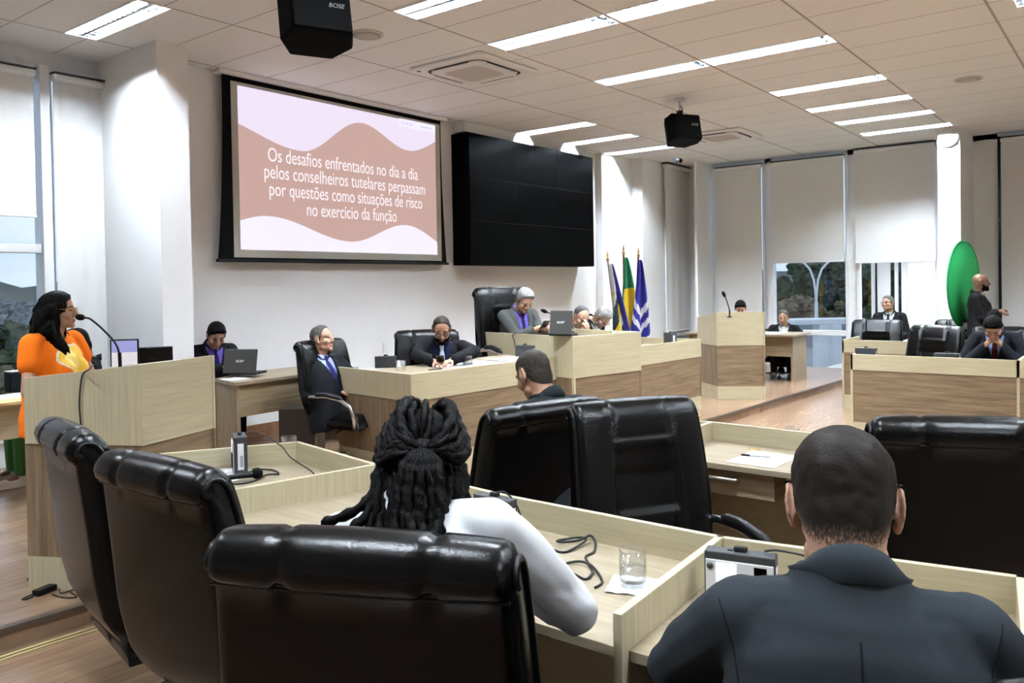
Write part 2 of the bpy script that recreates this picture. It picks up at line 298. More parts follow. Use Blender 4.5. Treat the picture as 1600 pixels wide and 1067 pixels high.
wallat(MB().box(XR-.02, XR+.1, 3.84, 3.90, 0, 3.78).box(XR-.02, XR+.1, 2.63, 2.68, 0, 3.78).box(XR, XR+.1, 2.68, 3.84, 1.93, 2.0).build('door_1', 'frame_white', bevel=.005))
def blind(label, axis, a0, a1, c, z0, z1, d=.03, drop=None):
    # roller blind: fabric, head box, hem bar. axis 'x' -> runs along X at Y=c ; 'y' -> runs along Y at X=c
    mid = (a0+a1)/2; loc = (mid, c, z0) if axis == 'x' else (c, mid, z0)
    o = thing('roller_blind', label, 'blind', loc, 0 if axis == 'x' else R(90), 'roller blinds on the windows'); hw = (a1-a0)/2; h = z1-z0
    fm = MB(); n = 24
    vs = []
    for i in range(n+1):
        x = -hw+2*hw*i/n; y = .006*math.sin(i*.9)
        vs += [(x, y, .015), (x, y*.4, h-.06)]
    fm.add(vs, [(2*i, 2*i+2, 2*i+3, 2*i+1) for i in range(n)], 0, True); fm.build('fabric', 'blind', o)
    MB().box(-hw-.01, hw+.01, -.06, .05, h-.075, h-.012).build('head_box', 'frame_white', o, bevel=.02)
    MB().box(-hw-.01, hw+.01, -.065, .055, h-.010, h).build('shadow_gap_strip', 'grey_plastic', o)  # dark strip stands in for the shaded gap over the head box
    MB().box(-hw, hw, -.012, .012, -.005, .022).build('hem_bar', 'frame_white', o, bevel=.004)
    return o
blind('pale roller blind lowered halfway over the leftmost window, sky below it', 'x', 1.7, 3.145, YF-.10, 2.33, 3.66)
blind('pale roller blind lowered fully beside the left white column', 'x', 3.31, 3.75, YF-.10, .30, 3.66)
blind('roller blind in the corner between the flags and the far windows', 'x', 13.58, 14.53, 6.97, .72, 3.84)
blind('roller blind lowered fully behind the empty right lectern', 'y', 5.51, 6.40, XR-.10, .10, 3.78)
blind('roller blind raised above the window with the street lamp view', 'y', 4.07, 5.33, XR-.10, 1.95, 3.78)
blind('wide roller blind hanging above the bright entrance opening', 'y', 2.66, 3.89, XR-.08, 1.91, 3.84)
blind('roller blind lowered fully right of the bald standing man', 'y', .30, 1.74, XR-.10, .10, 3.78)
wallat(MB().box(XR-.06, XR+.02, 1.75, 1.79, 0, 3.8).build('trim_5', 'black_plastic'))
# entrance lobby seen through the opening
lob = MB().box(14.75, 16.8, 2.45, 2.55, -.2, 2.1).box(14.75, 16.8, 2.45, 4.7, 2.02, 2.12).box(14.75, 16.8, 2.55, 4.7, -.2, 0).box(16.65, 16.8, 2.55, 3.53, 0, 2.02)
wallat(lob.build('wall_lobby', 'white_paint'))
lf = MB()
for y, wy in ((3.53, .12), (3.72, .05), (3.86, .22), (4.14, .05), (4.55, .12)): lf.box(16.7, 16.8, y, y+wy, 0, 2.02)
lf.box(16.7, 16.8, 3.5, 4.7, 0, .1)
lobf = tag(lf.build('window_7', 'frame_white'), kind='structure'); MB().box(16.74, 16.75, 3.5, 4.7, 0, 2.02).build('pane', 'pane', lobf)
mat('lobby_fill_glow', (1, 1, 1), .5, emit=(1, .98, .95), estr=14)
lo = thing('lobby_fill_light', 'added fill panel under the entrance lobby ceiling, brightening its white wall', 'ceiling light', (15.7, 3.2, 2.02))  # added glowing panel that brightens the lobby's white wall
MB().box(-.3, .3, -.3, .3, -.012, 0).build('diffuser', 'lobby_fill_glow', lo); MB().box(-.32, .32, -.32, .32, -.006, 0).build('frame', 'fitting_white', lo)
# ---------------------------------------------------------------- outside
mat('grass', (.07, .085, .035), .95, noise=.4, nscale=.6); mat('asphalt', (.33, .35, .37), .9, noise=.1, nscale=2); mat('concrete', (.86, .88, .90), .8, noise=.05, nscale=4)
mat('grey_stone', (.30, .32, .34), .9); mat('hill', (.10, .12, .11), .95, noise=.35, nscale=.25)
wallat(MB().box(XR+.25, 44, -20, 30, -1.0, -.86).box(17.6, 60, -25, -20, -1.0, -.86).build('ground', 'asphalt'))
g2 = MB()
def hill(x0, y0, x1, y1, z0, z1, n=40):
    vs = []
    for i in range(n+1):
        t = i/n; x = x0+(x1-x0)*t; y = y0+(y1-y0)*t; zz = z1+.5*math.sin(i*.7)+.4*math.sin(i*1.9)
        vs += [(x*.7, y*.7, z0), (x, y, zz), (x*1.2, y*1.2, zz*.9)]
    return vs, [(3*i+k, 3*i+3+k, 3*i+4+k, 3*i+1+k) for i in range(n) for k in (0, 1)]
g2.add(*hill(95, -20, 80, 60, -6, 3.2), smooth=True); g2.add(*hill(70, 75, -20, 110, -14, 3.0), smooth=True)
g2.box(-30, 14.2, 10, 75, -7.2, -7)
wallat(g2.build('hills', 'hill'))
for nm, c in (('leaf_dark', (.05, .07, .045)), ('leaf_mid', (.085, .10, .06)), ('leaf_haze', (.16, .20, .22)), ('leaf_dry', (.17, .14, .095))): mat(nm, c, .9, 0, .2, noise=.6, nscale=3.5)  # leaf_haze puts the distant haze into the leaf colour
mat('bark', (.06, .05, .04), .9)
def tree(label, x, y, zb, h, r, leaf, seed):
    rg = random.Random(seed); o = thing('tree', label, 'tree', (x, y, zb), 0, 'trees outside the windows')
    m = MB()
    for k in range(95):
        a = rg.uniform(0, 6.28); q = r*math.sqrt(rg.uniform(0, .85)); zz = h*rg.uniform(.38, .93); s = r*rg.uniform(.11, .25)*(1.15-.5*abs(zz/h-.6))
        b = len(m.v); m.ell((q*math.cos(a), q*math.sin(a), zz), (s, s, s*.8), n=11, k=7)
        for i in range(b, len(m.v)):
            v = Vector(m.v[i]); d = (v-Vector((q*math.cos(a), q*math.sin(a), zz))); m.v[i] = tuple(v+d*rg.uniform(-.35, .45))
    m.build('foliage', leaf, o, smooth=False)
    MB().tube([(0, 0, 0), (.1*r, 0, h*.3), (0, .1*r, h*.6)], [.06*h**.7, .05*h**.7, .03], 8).build('trunk', 'bark', o)
TR = [(38, 15.0, -4.5, 6.9, 2.0, 'leaf_dark'), (43, 10.6, -4.8, 7.3, 2.8, 'leaf_dark'), (45, 19.2, -5, 7.4, 2.3, 'leaf_mid'), (35, 11.6, -4.6, 5.6, 1.7, 'leaf_dry'), (54, 16.0, -5, 8.6, 2.6, 'leaf_dark'), (50, 9.4, -5, 8.0, 2.3, 'leaf_mid'), (39, 7.2, -4.8, 6.6, 2.2, 'leaf_dark')]
TL = ['dark tree straight behind the outdoor street lamp', 'dark bushy tree seen right of the street lamp', 'mid green tree at the left edge of the lamp window', 'reddish dry bush low behind the street lamp', 'tallest dark tree far behind the street lamp', 'mid green tree seen through the lobby glass', 'dark tree near the right edge of the lamp window']
for i, q in enumerate(TR): tree(TL[i], *q, i)
TR2 = [(10.6, 33, -7.0, 6.0, 2.6, 'leaf_dry'), (15.5, 37, -7, 6.4, 2.8, 'leaf_mid'), (17, 48, -7.2, 7.4, 3.6, 'leaf_dark'), (8.3, 25, -6.5, 4.6, 2.2, 'leaf_dry'), (21, 62, -8, 9, 4.4, 'leaf_haze'), (31, 68, -8, 9.3, 4.6, 'leaf_haze'), (13.4, 27.6, -6.5, 3.8, 1.4, 'leaf_dark')]
TL2 = ['dry brown tree seen through the leftmost window', 'mid green tree beyond the dry one at the leftmost window', 'dark tree behind the others at the leftmost window', 'low dry bush nearest the leftmost window', 'hazy far tree on the leftmost window skyline', 'hazy far tree right beside the skyline one', 'low dark bush at the bottom of the leftmost window']
for i, q in enumerate(TR2): tree(TL2[i], *q, 20+i)
o = thing('street_lamp', 'pale double arm street lamp standing outside the far window', 'street lamp', (22.4, 7.03, -.86))
MB().tube([(0, 0, 0), (0, 0, 1.9)], .048, 10).build('pole', 'frame_white', o)
for s in (-1, 1):
    d = Vector((.62, -.79, 0))*s
    MB().tube([Vector((0, 0, 1.9))+d*q+Vector((0, 0, zz)) for q, zz in ((0, 0), (.02, .3), (.06, .6), (.16, .88), (.31, 1.05), (.40, 1.10))], .030, 8).build('arm', 'frame_white', o)
MB().lathe([(.14, 0), (.14, .02), (.06, .04)], 12).build('base_plate', 'frame_white', o)
qa, qb = P(1281, 555, 20.5), P(1316, 557, 20.5); o = thing('outdoor_counter', 'white concrete counter with a column standing outside the far window', 'counter', (qa.x, qa.y, -.86)); e = (qb-qa).to_2d(); e.normalize(); wv = (qb-qa).to_2d().length
MB().wall((0, 0), e*wv, .5, .20, 1.36).build('body', 'concrete', o, bevel=.02); MB().wall(e*-.62, e*(wv+.6), .8, 1.36, 1.50).build('slab_top', 'concrete', o, bevel=.02); MB().wall(e*(wv*.45)-Vector((.03, 0)), e*(wv*.6)-Vector((.03, 0)), .05, .2, 1.36).build('post', 'frame_white', o)
MB().wall(e*-.25, e*(wv+.5), .9, 0, .10).wall(e*-.12, e*(wv+.3), .7, .1, .2).build('steps', 'grey_stone', o)
tag(MB().box(30, 30.4, -8, 14, -.86, .05).build('low_wall', 'grey_stone'), 'long low grey wall outside below the trees', 'wall')
# ---------------------------------------------------------------- projection screen, video wall
SY = 7.30
scr = thing('projection_screen', 'white projection screen with a pink and white slide on the front wall', 'projection screen', (4.64, SY, 1.9))
x0, x1 = 4.0, 7.4
def sp(x, z, y=0): return (x-4.64, y, z-1.9)
c = MB().box(4.62-4.64, 7.96-4.64, -.06, .08, 3.815-1.9, 3.86-1.9); c.build('case', 'white_paint', scr, bevel=.01)
vs = []; N = 20     # black tensioned border, its sides curve inwards
def side(t): return .085*(1-math.sin(math.pi*min(1, t*.5+.0))) if False else .075*(1-t)**0 * (t**2)
top, bot = 3.815, 1.945
def xl(t): return 4.68-.085*t**2.2
def xr(t): return 7.885+.075*t**2.2
for i in range(N+1):
    t = i/N; z = top+(bot-top)*t; vs += [sp(xl(t), z), sp(xr(t), z), sp(xl(t), z, .004), sp(xr(t), z, .004)]
fs = []
for i in range(N):
    a = 4*i; b = a+4; fs += [(a, b, b+1, a+1), (a+2, a+3, b+3, b+2), (a, a+2, b+2, b), (a+1, b+1, b+3, a+3)]
MB().add(vs, fs).build('black_border', 'black_cloth', scr)
MB().box(4.58-4.64, 7.985-4.64, -.02, .02, 1.925-1.9, 1.955-1.9).build('bottom_bar', 'black_plastic', scr, bevel=.005)
mat('screen_cloth', (.50, .50, .47), .9, noise=.01)
MB().box(4.775-4.64, 7.862-4.64, -.004, -.002, 1.975-1.9, 3.765-1.9).build('screen_cloth', 'screen_cloth', scr)
def glow(nm, c, s): return mat(nm, tuple(v*.15 for v in c), .8, emit=c, estr=s*.60)  # emission stands in for the projector's light on the screen
glow('slide_pink', (.50, .33, .295), 1.0); glow('slide_lilac', (.735, .66, .80), 1.0); glow('slide_white', (.78, .75, .90), 1.0); glow('slide_text', (.86, .80, .86), 1.0); glow('slide_blue', (.55, .55, .85), 1)
sx0, sx1, sz0, sz1 = 4.85, 7.775, 2.055, 3.73
def S2(u, v, y): return sp(sx0+(sx1-sx0)*u, sz0+(sz1-sz0)*v, y)
sl = MB().add([S2(0, 0, -.006), S2(1, 0, -.006), S2(1, 1, -.006), S2(0, 1, -.006)], [(0, 1, 2, 3)])
slide = sl.build('slide', 'slide_pink', scr)
def smoothpts(pts, n=60):
    xs = np.array([p[0] for p in pts]); ys = np.array([p[1] for p in pts]); X = np.linspace(0, 1, n); Y = []
    for x in X:
        k = min(max(np.searchsorted(xs, x)-1, 0), len(xs)-2); t = (x-xs[k])/(xs[k+1]-xs[k]); t = (1-math.cos(math.pi*t))/2; Y.append(ys[k]+(ys[k+1]-ys[k])*t)
    return X, np.array(Y)
X, Y = smoothpts([(-.12, .80), (.265, .655), (.57, .915), (.83, .775), (1.12, .94)])
tw = MB(); vs = []
for x, y in zip(X, Y): vs += [S2(x, min(y, 1), -.008), S2(x, 1, -.008)]
tw.add(vs, [(2*i, 2*i+2, 2*i+3, 2*i+1) for i in range(len(X)-1)]); tw.build('slide_wave', 'slide_lilac', slide)
X, Y = smoothpts([(-.15, .12), (.115, .215), (.50, .075), (.805, .215), (1.15, .02)])
tw = MB(); vs = []
for x, y in zip(X, Y): vs += [S2(x, 0, -.008), S2(x, max(y, 0), -.008)]
tw.add(vs, [(2*i, 2*i+2, 2*i+3, 2*i+1) for i in range(len(X)-1)]); tw.build('slide_wave', 'slide_white', slide)
MB().add([S2(.78, .945, -.010), S2(1, .945, -.010), S2(1, 1.005, -.010), S2(.78, 1.005, -.010)], [(0, 1, 2, 3)]).build('toolbar', 'slide_white', slide)
tb = MB()
for k in range(6): tb.add([S2(.79+.012*k, .965, -.011), S2(.797+.012*k, .965, -.011), S2(.797+.012*k, .985, -.011), S2(.79+.012*k, .985, -.011)], [(0, 1, 2, 3)])
tb.add([S2(.905, .968, -.011), S2(.975, .968, -.011), S2(.975, .978, -.011), S2(.905, .978, -.011)], [(0, 1, 2, 3)]); tb.build('toolbar_icons', 'slide_blue', slide)
LN = [("Os desafios enfrentados no dia a dia", .60, .502), ("pelos conselheiros tutelares perpassam", .493, .515), ("por questões como situações de risco", .385, .515), ("no exercício da função", .272, .52)]
WID = [.765, .825, .785, .465]
for (s, v, u), wd in zip(LN, WID):
    t = text_mesh('slide_text', s, .21, Matrix(), 'slide_text', slide)
    xs = [vv.co.x for vv in t.data.vertices]; k = wd*(sx1-sx0)/(max(xs)-min(xs)); cxm = (max(xs)+min(xs))/2
    t.data.transform(Matrix.Translation(S2(u, v, -.011)) @ Matrix(((k, 0, 0, -cxm*k), (0, 0, -1, 0), (0, 1, 0, 0), (0, 0, 0, 1))))
tv = thing('video_wall', 'large black video wall hanging on the front wall', 'video wall', (8.2, 7.10, 1.90))
MB().box(0, 3.08, 0, .30, .02, 1.79).build('casing', 'speaker_black', tv, bevel=.004)
for i in range(3):
    for j in range(3): MB().box(.008+i*1.024, .008+i*1.024+1.0225, -.012, 0, .026+j*.588, .026+j*.588+.5865).build('panel', 'black_screen', tv)
for i in range(2):
    MB().box(.2, 2.9, -.0135, -.011, .6115+i*.588, .6135+i*.588).build('seam', 'grey_plastic', tv)
MB().box(8.25, 11.3, 7.2, 7.4, 3.72, ZC-.005).build('wall_soffit', 'white_wall')['kind'] = 'structure'
o = thing('power_outlet', 'white power outlet on the front wall left of the phone user', 'outlet', (6.91, 7.395, .9))
MB().box(-.04, .04, -.012, 0, -.06, .06).build('plate', 'white_paint', o, bevel=.004)
for z in (-.025, .025): MB().box(-.022, .022, -.016, -.011, z-.018, z+.018).build('socket', 'frame_white', o, bevel=.003)
# ---------------------------------------------------------------- air conditioners, ceiling speakers
mat('grille', (.50, .47, .44), .7)
def make_ac():
    o = thing('ceiling_air_conditioner', 'x', 'air conditioner', group='ceiling cassette air conditioners'); h = .47
    MB().box(-h, h, -h, h, -.035, 0).build('panel', 'fitting_white', o, bevel=.02)
    def rr(r, c, z, n=6): return [(sx*(r-c)+c*math.cos(a), sy*(r-c)+c*math.sin(a), z) for sx, sy, a0 in ((1, 1, 0), (-1, 1, 90), (-1, -1, 180), (1, -1, 270)) for a in [R(a0+90*k/n) for k in range(n+1)]]
    a, b = rr(.37, .12, -.0365), rr(.345, .11, -.0365); n = len(a)
    MB().add(a+b, [(i, n+i, n+(i+1) % n, (i+1) % n) for i in range(n)]).build('air_slot', 'black_plastic', o)
    a2 = rr(.345, .11, -.036); b2 = rr(.335, .10, -.05); MB().add(a2+b2, [(i, n+i, n+(i+1) % n, (i+1) % n) for i in range(n)]+[tuple(range(n, 2*n))[::-1]]).build('face', 'fitting_white', o)
    g = rr(.235, .07, -.052); MB().add(g, [tuple(range(n))[::-1]]).build('intake_grille', 'grille', o)
    for k in range(4):
        M = Matrix.Rotation(R(90*k), 4, 'Z'); MB().box(-.22, .22, .350, .366, -.046, -.030, M=M).build('louvre_flap', 'grey_plastic', o)
    MB().lathe([(.022, -.037), (.022, -.034)], 12, M=Matrix.Translation((-.4, .4, 0))).build('sensor', 'black_plastic', o)
    return o
ac = make_ac(); place(ac, False, (6.36, 5.40, ZC), 0, 'near ceiling air conditioner above the projection screen'); place(ac, True, (11.7, 5.05, ZC), 0, 'far ceiling air conditioner behind the smaller hanging speaker')
mat('cream', (.62, .59, .54), .7)
for (x, y, l) in ((4.87, 5.36, 'round ceiling loudspeaker beside the large hanging speaker'), (10.34, 1.55, 'round ceiling loudspeaker over the right benches')):
    o = thing('ceiling_loudspeaker', l, 'loudspeaker', (x, y, ZC), 0, 'round loudspeakers in the ceiling')
    MB().lathe([(.145, 0), (.145, -.012), (.125, -.016)][::-1], 28).build('rim', 'cream', o); MB().lathe([(.0001, -.022), (.06, -.021), (.124, -.016)], 28).build('grille', 'grille', o)
    MB().lathe([(.02, -.024), (.02, -.02)], 8).build('badge', 'cream', o)
def hang_speaker(label, loc, rz, tilt, s=1.0):
    o = thing('hanging_speaker', label, 'loudspeaker', loc, rz, 'black loudspeakers hung from the ceiling'); M = Matrix.Rotation(tilt, 4, 'X') @ Matrix.Scale(s, 4)
    b = MB(); poly = [(-.185, 0), (-.15, -.13), (.15, -.13), (.185, 0), (.11, .13), (-.11, .13)]
    b.prism(poly, -.26, 0); b.v = [tuple(M @ Vector(v)) for v in b.v]; b.build('cabinet', 'speaker_black', o, bevel=.012)
    g = MB().box(-.146, .146, -.140, -.128, -.250, -.010, M=M); g.build('grille', 'speaker_black', o, bevel=.01)
    text_mesh('maker_name', 'BOSE', .034, M @ Matrix.Translation((.075, -.142, -.115)) @ Matrix(((1, .25, 0, 0), (0, 0, -1, 0), (0, 1, 0, 0), (0, 0, 0, 1))), 'silver_plastic', o, bold=0)
    mm = MB().box(-.11, .11, -.03, .05, 0, .045, M=M).box(-.025, .025, -.03, .03, .02, .10); mm.build('bracket', 'black_plastic', o, bevel=.004)
    return o
q = P(1062, 193, 9.84)
o = hang_speaker('small black speaker hanging from the ceiling by a rod above the flags', (q.x, q.y, 3.62), R(-30), R(-12), 1.18)
MB().tube([(0, 0, .08), (0, 0, ZC-3.62)], .012, 8).build('rod', 'steel', o); MB().tube([(.04, 0, .05), (.05, .01, .12), (.02, .02, .18), (.02, .02, ZC-3.62)], .006, 6).build('cable', 'rubber', o)
MB().lathe([(.06, ZC-3.62-.015), (.06, ZC-3.62)], 14).build('ceiling_plate', 'fitting_white', o)
q = P(489, -2, 4.15)
o = hang_speaker('large black speaker hanging from the ceiling near the projection screen', (q.x, q.y, q.z), R(-24), R(-14), 1.0)
MB().tube([(0, 0, .08), (0, 0, ZC-q.z)], .02, 8).build('rod', 'black_plastic', o)
MB().lathe([(.06, ZC-q.z-.015), (.06, ZC-q.z)], 14).build('ceiling_plate', 'black_plastic', o)
o = thing('security_camera', 'small security camera on the head of the corner blind', 'security camera', tuple(P(1057, 251, 13.35)))
MB().tube([(0, -.02, 0), (-.05, -.10, -.015)], .035, 12).build('body', 'black_plastic', o); MB().box(-.02, .02, -.02, .06, -.02, .04).build('mount', 'black_plastic', o)
o = thing('wall_sensor', 'round white disc lamp high on the white far column', 'lamp', (13.455, 2.28, 3.70))
MB().lathe([(.135, 0), (.135, .012), (.128, .016), (.001, .017)], 28, M=Matrix.Rotation(R(-90), 4, 'Y')).build('cover', 'frame_white', o)
# ================================================================ FURNITURE
def podium(label, A, B, Cc, zf, zb, zband, loc):
    A, B, Cc = Vector(A), Vector(B), Vector(Cc); D = Cc+(A-B); o = thing('lectern', label, 'lectern', loc); L = Vector(loc[:2])
    A, B, Cc, D = A-L, B-L, Cc-L, D-L; z0 = -0.0; t = .025
    zf -= loc[2]; zb -= loc[2]; zband -= loc[2]
    MB().wall(A, B, t, zband, zb, z1b=zf).build('upper_side_panel', 'maple_v', o, bevel=.002); MB().wall(B, Cc, t, zband, zf).build('upper_front_panel', 'maple_h', o, bevel=.002)
    MB().wall(Cc, D, t, zband, zf, z1b=zb).build('upper_side_panel', 'maple_v', o, bevel=.002)
    i = (Cc-B).normalized()*.006+(A-B).normalized()*.006
    MB().wall(A+i, B+i, t, .17, zband).build('middle_side_panel', 'oak_v', o); MB().wall(B+i, Cc+(A-B).normalized()*.006, t, .17, zband).build('middle_front_panel', 'oak_h', o)
    MB().wall(Cc, D, t, .17, zband).build('middle_side_panel', 'oak_v', o)
    MB().wall(A+i, B+i, t, 0, .17).build('base_side_panel', 'maple_v', o); MB().wall(B+i, Cc+(A-B).normalized()*.006, t, 0, .17).build('base_front_panel', 'maple_h', o); MB().wall(Cc, D, t, 0, .17).build('base_side_panel', 'maple_v', o)
    e = MB().wall(A, B, t, zb, zb+.004, z1b=zf+.004)
    zt = zb-.10; m = MB(); a, b, c, d = [p+((A+B+Cc+D)/4-p)*.05 for p in (A, B, Cc, D)]
    m.prism([(p.x, p.y) for p in (a, b, c, d)], zt-.02, zt); m.build('reading_top', 'ash_top', o)
    return o
podium('large left lectern of pale panels where the woman in orange speaks', (1.76, 4.62), (2.08, 4.02), (2.60, 4.19), 1.275, 1.205, .86, (2.2, 4.3, ZP))
podium('smaller empty lectern standing on the platform near the far windows', (10.40, 4.88), (10.0, 4.42), (10.33, 3.90), 1.24, 1.15, .80, (10.3, 4.4, ZP))
def front(o, pts, z0, z1, zb, zw, mats=None, L=Vector((0, 0)), t=.025, light_end=True):
    """boards along a plan polyline: pale top band, brown middle, pale plinth"""
    for k in range(len(pts)-1):
        a, b = Vector(pts[k])-L, Vector(pts[k+1])-L; al = abs((b-a).x) > abs((b-a).y)
        MB().wall(a, b, t, zw, z1).build('upper_panel', 'maple_h' if mats is None else mats[k][0], o, bevel=.0015)
        n = Vector((-(b-a).y, (b-a).x)).normalized()*.005
        MB().wall(a+n, b+n, t-.005, zb, zw).build('middle_panel', 'oak_h' if mats is None else mats[k][1], o)
        MB().wall(a+n, b+n, t-.005, z0, zb).build('plinth', 'maple_h', o)
VV, HH = ('maple_v', 'oak_v'), ('maple_h', 'oak_h')
# presidency desk: two wings and the raised middle block
o = thing('desk', 'left wing of the presidency desk, in front of the man with the phone', 'desk', (5.5, 4.6, ZP), group='presidency desk units'); L = Vector((5.5, 4.6))
front(o, [(4.68, 5.62), (4.57, 4.60), (6.42, 4.47)], 0, .85, .16, .63, [VV, HH], L)
MB().prism([(4.60-5.5, .03), (6.40-5.5, -.10), (6.45-5.5, .55), (4.66-5.5, .62)], .80, .838).build('desktop', 'ash_top_x', o)
o = thing('desk', 'raised middle block of the presidency desk, in front of the president', 'desk', (6.9, 4.2, ZP), group='presidency desk units'); L = Vector((6.9, 4.2))
front(o, [(6.62, 5.60), (6.35, 4.24), (7.29, 4.035), (7.52, 5.30)], 0, 1.05, .16, .655, [VV, HH, VV], L)
MB().prism([(6.39-6.9, .07), (7.27-6.9, -.13), (7.42-6.9, .60), (6.52-6.9, .72)], .95, .975).build('desktop', 'ash_top_x', o)
MB().box(6.352-6.9, 6.38-6.9, .035, .06, 0, .66).build('corner_strip', 'maple_v', o)
o = thing('desk', 'right wing of the presidency desk, in front of the two bent grey haired men', 'desk', (8.4, 4.4, ZP), group='presidency desk units'); L = Vector((8.4, 4.4))
front(o, [(7.42, 4.39), (9.17, 4.255), (9.20, 5.2)], 0, .85, .16, .635, [HH, VV], L)
MB().prism([(7.44-8.4, 0), (9.15-8.4, -.12), (9.18-8.4, .6), (7.46-8.4, .7)], .745, .77).build('desktop', 'ash_top_x', o)
# front row of workstations, seen from behind
def station(label, poly, rim, div, group, z=.76, extra=None):
    c = sum((Vector(p) for p in poly), Vector((0, 0)))/len(poly); o = thing('desk', label, 'desk', (c.x, c.y, 0), group=group)
    MB().prism([(Vector(p)-c)[:] for p in poly], z-.028, z).build('desktop', 'ash_top', o, bevel=.002)
    for a, b in rim: MB().wall(Vector(a)-c, Vector(b)-c, .022, .03, z+.10).build('front_panel', 'maple_h', o, bevel=.002)
    for a, b in div: MB().wall(Vector(a)-c, Vector(b)-c, .024, 0, z+.10).build('side_panel', 'maple_v', o, bevel=.002)
    return o, c
G1 = 'workstations of the front row'
station('workstation with handheld microphone, boxed device and water glass, far left of front row', [(2.61, 3.45), (1.93, 3.84), (1.72, 3.5), (1.74, 2.86), (2.47, 2.70)], [((2.47, 2.70), (2.61, 3.45)), ((2.61, 3.45), (1.93, 3.84))], [((1.74, 2.85), (2.47, 2.695))], G1)
station('workstation directly in front of the woman with braids', [(2.47, 2.70), (1.74, 2.86), (1.70, 1.95), (2.38, 1.88)], [((2.38, 1.88), (2.47, 2.70))], [((1.72, 1.95), (2.38, 1.875))], G1)
station('workstation with tangled black cable and water glass, middle of the front row', [(2.38, 1.88), (1.70, 1.95), (1.70, 1.0), (2.37, 1.03)], [((2.37, 1.03), (2.38, 1.88))], [((1.665, .985), (2.37, 1.03))], G1)
station('workstation in front of the man in the dark grey suit', [(2.37, 1.03), (1.70, 1.0), (1.75, .15), (2.50, .25)], [((2.50, .25), (2.37, 1.03))], [((1.75, .15), (2.50, .25))], G1)
G2 = 'workstations of the second row'
station('second row workstation hidden behind the two big black chairs', [(4.30, 2.75), (3.72, 2.75), (3.72, 1.92), (4.28, 1.92)], [((4.28, 1.92), (4.30, 2.75))], [((3.73, 2.74), (4.30, 2.74))], G2)
o, c = station('second row workstation with pen on paper and a small drawer', [(4.28, 1.92), (3.72, 1.92), (3.71, 1.06), (4.22, 1.06)], [((4.22, 1.06), (4.28, 1.92))], [((3.73, 1.91), (4.28, 1.915))], G2)
dr = MB().box(3.765-c.x, 4.1-c.x, 1.385-c.y, 1.86-c.y, .60, .725).build('drawer', 'ash_h', o, bevel=.002)
MB().tube([(3.762-c.x, 1.56-c.y, .685), (3.735-c.x, 1.565-c.y, .685), (3.735-c.x, 1.775-c.y, .685), (3.762-c.x, 1.78-c.y, .685)], .008, 8).build('handle', 'steel', dr)
MB().lathe([(.03, .7605), (.03, .762), (.02, .7625)], 20, M=Matrix.Translation((4.13-c.x, 1.62-c.y, 0))).build('cable_grommet', 'gold', o)
station('second row workstation beyond the head of the man in dark grey', [(4.22, 1.06), (3.71, 1.06), (3.74, .2), (4.25, .2)], [((4.25, .2), (4.22, 1.06))], [((3.74, .2), (4.25, .2))], G2)
def bench(label, x, y0, y1, group):
    o = thing('desk', label, 'desk', (x, y0, 0), group=group); L = Vector((x, y0))
    front(o, [(x, y0), (x, y1)], 0, .88, .19, .72, [HH], L, t=.025)
    MB().wall(Vector((.75, 0)), Vector((0, 0)), .025, 0, .88).build('end_panel', 'maple_h', o, bevel=.002)
    MB().box(.026, .72, y1-y0+.002, -.026, .735, .76).build('desktop', 'ash_top', o)
    return o
GB = 'benches facing the camera on the right'
bench('nearest bench unit on the right, in front of the man holding his face', 8.65, 2.38, .93, GB)
bench('nearest right bench unit cut by the right edge of the picture', 8.65, .928, -1.2, GB)
bench('second bench on the right, half hidden behind the nearest bench unit', 10.65, 3.03, 1.2, GB)
bench('second row bench continuing to the right behind the man holding his face', 10.65, 1.198, -1.5, GB)
# clerk tables
o = thing('table', 'clerk table with the open laptop left of the old man', 'table', (4.7, 6.45, ZP), group='clerk tables'); X0, Y0 = 4.7, 6.45
MB().prism([(4.0-X0, 6.14-Y0), (5.45-X0, 6.22-Y0), (5.45-X0, 6.84-Y0), (4.62-X0, 6.84-Y0), (4.10-X0, 6.62-Y0)], .72, .75).build('tabletop', 'ash_top_x', o, bevel=.002)
MB().wall((4.10-X0, 6.60-Y0), (4.03-X0, 6.17-Y0), .03, 0, .72).build('leg_panel', 'ash_v', o); MB().wall((5.42-X0, 6.25-Y0), (5.42-X0, 6.75-Y0), .03, 0, .72).build('leg_panel', 'ash_v', o)
MB().wall((4.05-X0, 6.18-Y0), (5.42-X0, 6.25-Y0), .02, .44, .72).build('modesty_panel', 'ash_h', o)
o = thing('table', 'pale table at the left picture edge, behind the woman in orange', 'table', (2.5, 6.8, ZP), group='clerk tables'); X0, Y0 = 2.5, 6.8
MB().box(1.2-X0, 3.55-X0, 6.46-Y0, 7.12-Y0, .715, .75).build('tabletop', 'maple_h', o, bevel=.003); MB().box(1.25-X0, 3.5-X0, 6.50-Y0, 6.52-Y0, .49, .715).build('modesty_panel', 'maple_h', o)
for x in (1.25, 3.47): MB().box(x-X0, x+.03-X0, 6.5-Y0, 7.08-Y0, 0, .715).build('leg_panel', 'maple_v', o)
o = thing('table', 'small clerk table by the far window with the striped tie man', 'table', (12.5, 5.0, ZP), group='clerk tables'); X0, Y0 = 12.5, 5.0
MB().box(12.15-X0, 12.95-X0, 4.15-Y0, 5.95-Y0, .69, .72).build('tabletop', 'ash_top', o, bevel=.003); MB().box(12.28-X0, 12.30-X0, 4.22-Y0, 5.9-Y0, .38, .69).build('modesty_panel', 'ash_h', o)
for y in (4.2, 5.88): MB().box(12.25-X0, 12.88-X0, y-Y0, y+.03-Y0, 0, .69).build('leg_panel', 'ash_v', o)
